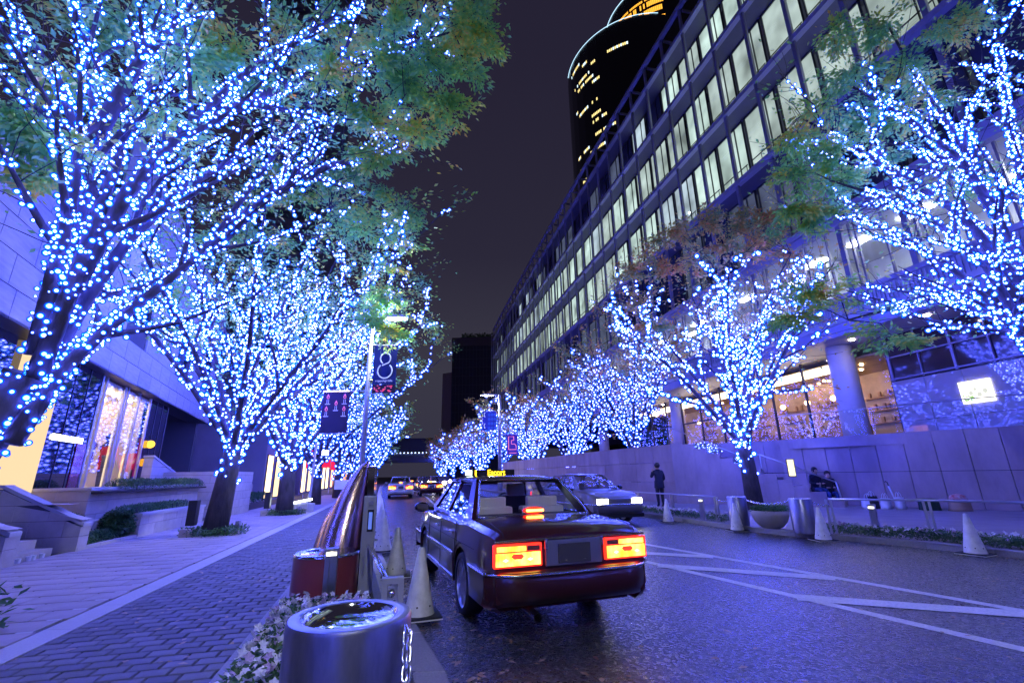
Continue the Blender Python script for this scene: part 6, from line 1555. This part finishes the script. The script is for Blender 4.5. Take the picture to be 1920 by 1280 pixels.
for k, (x, y, lb) in enumerate(((-8.42, 12.66, 'dark control box strapped to the foot of the leaning lit tree'), (-9.85, 19.2, 'dark control box strapped to the second lit tree'))):
    t = thing('control_box', lb, 'box', (x, y, .3)); q = MB(); q.box((x, y, .62), (.20, .24, .62), UA); q.build('case', M['dark'], t, bevel=.012); q = MB(); q.box((x - .02, y - .13, .12), (.26, .16, .24), UA); q.build('footing', M['stone'], t, bevel=.008)
for k, (cx, cy_, lb) in enumerate(((-8.0, 13.0, 'green ground cover round the foot of the leaning tree'), (-9.3, 19.5, 'green ground cover round the foot of the boxed tree'))):
    t = thing('ground_cover', lb, 'plants', (cx, cy_, .03))
    def gsm(r): a, d = r.uniform(0, 6.28), .25 + .45 * r.random(); return (cx + d * math.cos(a) * 1.2, cy_ + d * math.sin(a), .04 + .20 * r.random())
    tag(foliage('leaves', gsm, 1800, .08, M['hedge'], 40 + k, t, up=.6), kind='stuff')
    q = MB(); q.box((cx + .55, cy_ + .1, .2), (.10, .10, .34)); q.build('stake', M['steel'], t)
pp_ = thing('plant_pot', 'dark plant pot with grassy leaves at the edge of the stone paving', 'plant pot', (-5.5, 5.1, .05)); MB().lathe([(.12, 0), (.19, .30), (.17, .30)], 16, (-5.5, 5.1, .05)).build('pot', M['dark'], pp_)
def psm(r): return (-5.48 + r.gauss(0, .12), 5.1 + r.gauss(0, .12), .05 + .35 * r.random())
foliage('leaves', psm, 400, .12, M['hedge'], 9, pp_)

# ---------------- flower beds
fb1 = thing('flower_bed', 'bed of white pansies round the wide steel bollard', 'flower bed', (-1.6, 3.6, .03))
def r1(r):
    while True:
        y = r.uniform(2.0, 5.6); x = r.uniform(-.96 - .285 * y, interp(KL, y) - .42)
        if (x + .78) ** 2 + (y - 2.42) ** 2 > .09: return x, y
flowers(fb1, r1, 9000, 760, 51, .16, .038)
fb2 = thing('flower_bed', 'bed of white flowers under the rail nearest the frame edge', 'flower bed', (7.6, 10, .1))
def r2(r): y = r.uniform(8.2, 11.0); x = interp(KR, y) + .22 + r.random() * .48; return x, y
def lift(reg): return reg
def flowers_at(root, reg, nl, nf, seed, zt, fs, dz):
    before = set(o.name for o in kids(root)); flowers(root, reg, nl, nf, seed, zt, fs)
    for o in kids(root):
        if o.name not in before: o.location.z += dz
flowers_at(fb2, r2, 6000, 130, 52, .17, .045, .08)
fb3 = thing('flower_bed', 'bed of white flowers in front of the standing person', 'flower bed', (4.8, 15.5, .1))
def r3(r): y = r.uniform(13.4, 19.5); x = interp(KR, y) + .22 + r.random() * .45; return x, y
flowers_at(fb3, r3, 6500, 200, 53, .17, .05, .08)
fb4 = thing('flower_bed', 'dark planting with small blooms between the barrier post and the cones', 'flower bed', (-3, 9.5, .03))
def r4(r): y = r.uniform(7.4, 16); x = r.uniform(interp(KL, y) - 1.0, interp(KL, y) - .42); return x, y
flowers(fb4, r4, 8000, 160, 54, .16, .035)
# fallen leaves on the road, kerbs and paving
C = []; rs = random.Random(77)
for _ in range(620):
    y = 2.2 + 16 * rs.random() ** 1.7; kx = interp(KL, y)
    x = kx + abs(rs.gauss(0, .45)) if rs.random() < .45 else rs.uniform(kx, interp(KR, y))
    C.append((x, y, .012))
for _ in range(260):
    y = rs.uniform(8, 20); C.append((interp(KR, y) - abs(rs.gauss(0, .12)) - .02, y, .015))
for _ in range(170):
    y = 2.5 + 18 * rs.random() ** 1.5; C.append((rs.uniform(-3.0 - .257 * y, -1.2 - .285 * y), y, .062))
nr = np.random.RandomState(5); D = nr.normal(size=(len(C), 3)); D[:, 2] = .05
M['fallen'] = mat('fallen_leaf', (.55, .42, .30), .6, objvar=0, col2=(.30, .16, .08), vscale=9)
me = leafmesh('fallen_leaves', np.array(C), .075, M['fallen'], nr, up=14, D=D * 2.0, stretch=.55)
tag(link('fallen_leaves', me), kind='stuff')

# ---------------- people and their bags
def person(label, pose, loc, rz, coat, trouser, hairc, hood=False):
    t = thing('person', label, 'person', loc, rz); V = []; E_ = []; Rr = []
    def v(p, r, par=None):
        V.append(Vector(p)); Rr.append(r if isinstance(r, tuple) else (r, r))
        if par is not None: E_.append((par, len(V) - 1))
        return len(V) - 1
    sit = pose == 'sit'; zp = .16 if sit else .90
    pel = v((0, 0, zp), (.165, .13)); s1 = v((0, .01 if not sit else .03, zp + .2), (.15, .12), pel); ch = v((0, .02 if not sit else .07, zp + .39), (.185, .135), s1); nk = v((0, .03 if not sit else .10, zp + .545), .058, ch); hb_ = v((0, .05 if not sit else .13, zp + .61), .075, nk); hd = v((0, .055 if not sit else .145, zp + .70), .10, hb_); v((0, .05 if not sit else .14, zp + .765), .072, hd)
    hands = []
    for s in (1, -1):
        sh = v((s * .175, .02 if not sit else .07, zp + .47), .078, ch)
        if sit: el = v((s * .25, .10, zp + .22), .06, sh); wr = v((s * .13, .30, zp + .20), .036, el); hp_ = (s * .09, .37, zp + .21); fd = Vector((-s * .35, 1, .0))
        elif s < 0: el = v((s * .27, .12, zp + .25), .062, sh); wr = v((s * .16, .22, zp + .47), .036, el); hp_ = (s * .13, .23, zp + .55); fd = Vector((.2, .1, 1))
        else: el = v((s * .27, .06, zp + .19), .062, sh); wr = v((s * .20, .24, zp + .10), .036, el); hp_ = (s * .16, .31, zp + .09); fd = Vector((-.3, 1, -.2))
        pm_ = v(hp_, .032, wr); fd.normalize(); sd_ = fd.cross(Vector((0, 0, 1)) if abs(fd.z) < .8 else Vector((0, 1, 0))).normalized(); hands.append(Vector(hp_))
        for k, ln in enumerate((.062, .072, .068, .052)):
            a = v(Vector(hp_) + fd * .035 + sd_ * (-.027 + .018 * k), .010, pm_); b_ = v(V[a] + fd * ln * .55 + Vector((0, 0, -.008)), .009, a); v(V[b_] + fd * ln * .4 + Vector((0, 0, -.02)), .008, b_)
        th_ = v(Vector(hp_) - sd_ * .035 + fd * .01, .011, pm_); v(V[th_] - sd_ * .02 + fd * .035, .009, th_)
        hip = v((s * .095, .0, zp - .04), .115, pel)
        if sit: kn = v((s * .13, .43, zp - .0), .078, hip); an = v((s * .12, .50, zp - .36), .05, kn); to = v((s * .13, .64, zp - .42), .042, an)
        else: kn = v((s * .10, .03, .49), .076, hip); an = v((s * .10, -.01, .09), .052, kn); to = v((s * .11, .14, .042), .042, an)
    me = bpy.data.meshes.new('body'); me.from_pydata([tuple(p) for p in V], E_, []); o = bpy.data.objects.new('body_tmp', me); COL.objects.link(o)
    sk = o.modifiers.new('s', 'SKIN'); sk.use_smooth_shade = True; su_ = o.modifiers.new('u', 'SUBSURF'); su_.levels = 1; su_.render_levels = 1
    for i, sv in enumerate(me.skin_vertices[0].data): sv.radius = Rr[i]; sv.use_root = (i == 0)
    m2 = bpy.data.meshes.new_from_object(o.evaluated_get(bpy.context.evaluated_depsgraph_get())); bpy.data.objects.remove(o); m2.materials.clear()
    skin = bpy.data.materials.get('skin') or mat('skin', (.50, .32, .24), .5)
    for mm in (coat, trouser, skin, M['dark']): m2.materials.append(mm)
    for p in m2.polygons:
        c = p.center; i = 0
        if c.z > zp + .57: i = 2
        elif any((c - h).length < .085 for h in hands): i = 2
        elif sit and c.y > .19 and c.z < zp + .10: i = 3 if c.z < zp - .31 else 1
        elif not sit and c.z < .78: i = 3 if c.z < .10 else 1
        p.material_index = i; p.use_smooth = True
    b = link('body', m2); b.parent = t
    hy = .055 if not sit else .145; q = MB(); q.sphere((0, hy - .022, zp + .735), .118, 16, 10, (.95, 1.02, 1.0))
    q.v = [(x, y if y < hy + .05 or z > zp + .755 else hy + .05, z) for x, y, z in q.v]; h_ = q.build('hair', mat('hair', hairc, .6), None, smooth=True); h_.parent = t
    q = MB(); q.sphere((-.035, hy + .094, zp + .705), .012, 8, 6); q.sphere((.035, hy + .094, zp + .705), .012, 8, 6); f_ = q.build('eyes', M['black'], None); f_.parent = t
    q = MB(); q.hull([(-.014, hy + .09, zp + .665), (.014, hy + .09, zp + .665), (.006, hy + .09, zp + .705), (-.006, hy + .09, zp + .705)], [(-.006, hy + .125, zp + .668), (.006, hy + .125, zp + .668), (.003, hy + .108, zp + .70), (-.003, hy + .108, zp + .70)]); n_ = q.build('nose', skin, None); n_.parent = t
    q = MB(); q.box((0, hy + .094, zp + .642), (.045, .012, .010)); m_ = q.build('mouth', mat('lips', (.35, .12, .11), .5), None); m_.parent = t
    q = MB(); [q.sphere((s * .098, hy, zp + .69), .026, 8, 6, (.4, .7, 1.1)) for s in (1, -1)]; e_ = q.build('ears', skin, None); e_.parent = t
    # coat skirt and collar
    q = MB()
    if not sit: q.lathe([(.215, -.16), (.20, 0.0), (.19, .12)], 18, (0, .0, zp), capb=False, capt=False); q.v = [(x, y * .74, z) for x, y, z in q.v]
    if q.v: k_ = q.build('coat_hem', coat, None, smooth=True); k_.parent = t
    q = MB(); q.lathe([(.115, .49), (.10, .545), (.085, .575)], 14, (0, .03 if not sit else .09, zp), capb=False, capt=False); k_ = q.build('collar', coat, None, smooth=True); k_.parent = t
    return t
navy = mat('navy_coat', (.012, .014, .035), .8, bump=.2); blk = mat('black_coat', (.012, .011, .015), .8, bump=.2); jean = mat('blue_jeans', (.03, .06, .20), .85, bump=.2); drk = mat('dark_trousers', (.02, .02, .03), .85)
person('person in a dark coat standing with back turned, one hand raised to the face', 'stand', (5.95, 19.6, .1), .15, navy, drk, (.012, .01, .01))
def stp_pt(i, off): p = S0 + su * (i * .36 + .16) + sn * off; return Vector((p.x, p.y, .1 + (i + 1) * .155))
fa = math.atan2(-su.y, -su.x) - PI / 2
pA = stp_pt(1, .95); person('person in a black jacket and blue jeans sitting lowest on the granite stair', 'sit', tuple(pA + Vector((.02, -.02, .0))), PI - .35, blk, jean, (.02, .012, .01))
pB = stp_pt(2, .95); person('person in dark clothes sitting on the granite stair behind the one in jeans', 'sit', tuple(pB + Vector((-.1, -.02, .0))), PI + .1, navy, jean, (.012, .01, .012))
def bag(name, label, loc, w, d, h, m, handles=True, rz=0.0, top=.85, m2=None):
    t = thing(name, label, 'bag' if 'bag' in name else 'basket', loc, rz, group='bags and baskets left along the granite wall'); q = MB(); rs_ = random.Random(len(label)); rows_ = []
    for i in range(5):
        k = i / 4; f = 1 - (1 - top) * k; rows_.append([((w / 2 * f) * a + rs_.uniform(-.012, .012), (d / 2 * f) * b + rs_.uniform(-.01, .01), h * k) for a, b in ((-1, -1), (0, -1.12), (1, -1), (1.08, 0), (1, 1), (0, 1.1), (-1, 1), (-1.08, 0))])
    v = [p for r_ in rows_ for p in r_]; f = [(i * 8 + k, i * 8 + (k + 1) % 8, (i + 1) * 8 + (k + 1) % 8, (i + 1) * 8 + k) for i in range(4) for k in range(8)] + [tuple(range(7, -1, -1))]
    q.add(v, f); o = q.build('sack', m, None, smooth=True); o.parent = t
    if handles:
        q = MB()
        for s in (1, -1): q.tube([(-w * .22, s * d * .3, h - .02), (-w * .18, s * d * .2, h + .12), (0, s * d * .15, h + .17), (w * .18, s * d * .2, h + .12), (w * .22, s * d * .3, h - .02)], .010, 6)
        o = q.build('handle', m2 or m, None); o.parent = t
    return t
wp = mat('white_carrier', (.62, .63, .72), .5, bump=.3, bscale=12); bp_ = mat('black_bag', (.02, .02, .025), .6)
bag('carrier_bag', 'crumpled white carrier bag at the feet of the seated people', (12.72, 17.35, .1), .42, .26, .34, wp)
bag('carrier_bag', 'white carrier bag standing upright in the middle of the bag row', (13.05, 17.0, .1), .36, .22, .36, wp, rz=.5); bag('carrier_bag', 'tall narrow white bag with a dark top in the bag row', (13.42, 16.85, .1), .30, .2, .40, wp, rz=.4)
bag('hand_bag', 'black bag with a white strap at the near end of the bag row', (12.80, 17.28, .1), .30, .22, .42, bp_, m2=wp)
q = MB(); ub = thing('umbrella', 'folded pale umbrella leaning on the granite wall above the bags', 'umbrella', (13.5, 17.1, .1)); q.tube([(13.42, 16.95, .12), (13.52, 17.3, .85)], [.012, .035], 8); q.build('canopy', wp, ub); q = MB(); q.tube([(13.52, 17.3, .85), (13.54, 17.36, .98), (13.50, 17.38, 1.02), (13.46, 17.36, .98)], .014, 6); q.build('handle', bp_, ub)
bag('dark_basket', 'dark green bag slumped against the wall beside the paper sack', (13.95, 16.3, .1), .5, .34, .36, mat('green_bag', (.015, .05, .035), .7), False); 
pb = bag('paper_bag', 'brown paper sack with white wrapping on top near the rail post', (14.55, 15.85, .1), .52, .34, .36, mat('kraft_paper', (.36, .25, .17), .8, bump=.3), False)
q = MB(); q.sphere((0, 0, .40), .24, 10, 7, (1.1, .7, .55)); o = q.build('wrapping', mat('wrapping', (.65, .58, .60), .6, col2=(.5, .10, .10), vscale=7), None, smooth=True); o.parent = pb

# LED-lit bushes on the stair landings
for k, (c, r, n, lb) in enumerate(((S0 + su * 4.9 + sn * .5 + Vector((0, 0, 2.35)), (.75, .45, .42), 170, 'bush wrapped in blue LEDs at the top of the granite stair'), (S0 + su * 3.4 + sn * .4 + Vector((0, 0, 1.75)), (.35, .3, .38), 80, 'smaller bush wrapped in blue LEDs lower on the granite stair'))):
    t = thing('lit_bush', lb, 'bush', tuple(c - Vector((0, 0, r[2]))))
    rs = random.Random(60 + k); nr = np.random.RandomState(60 + k)
    def bsm3(q): a, b, d = q.uniform(0, 6.28), q.uniform(-1, 1), q.random() ** .4; s_ = math.sqrt(1 - b * b); return (c.x + r[0] * d * s_ * math.cos(a), c.y + r[1] * d * s_ * math.sin(a), c.z + r[2] * d * b)
    foliage('leaves', bsm3, 700, .10, M['hedge'], 61 + k, t)
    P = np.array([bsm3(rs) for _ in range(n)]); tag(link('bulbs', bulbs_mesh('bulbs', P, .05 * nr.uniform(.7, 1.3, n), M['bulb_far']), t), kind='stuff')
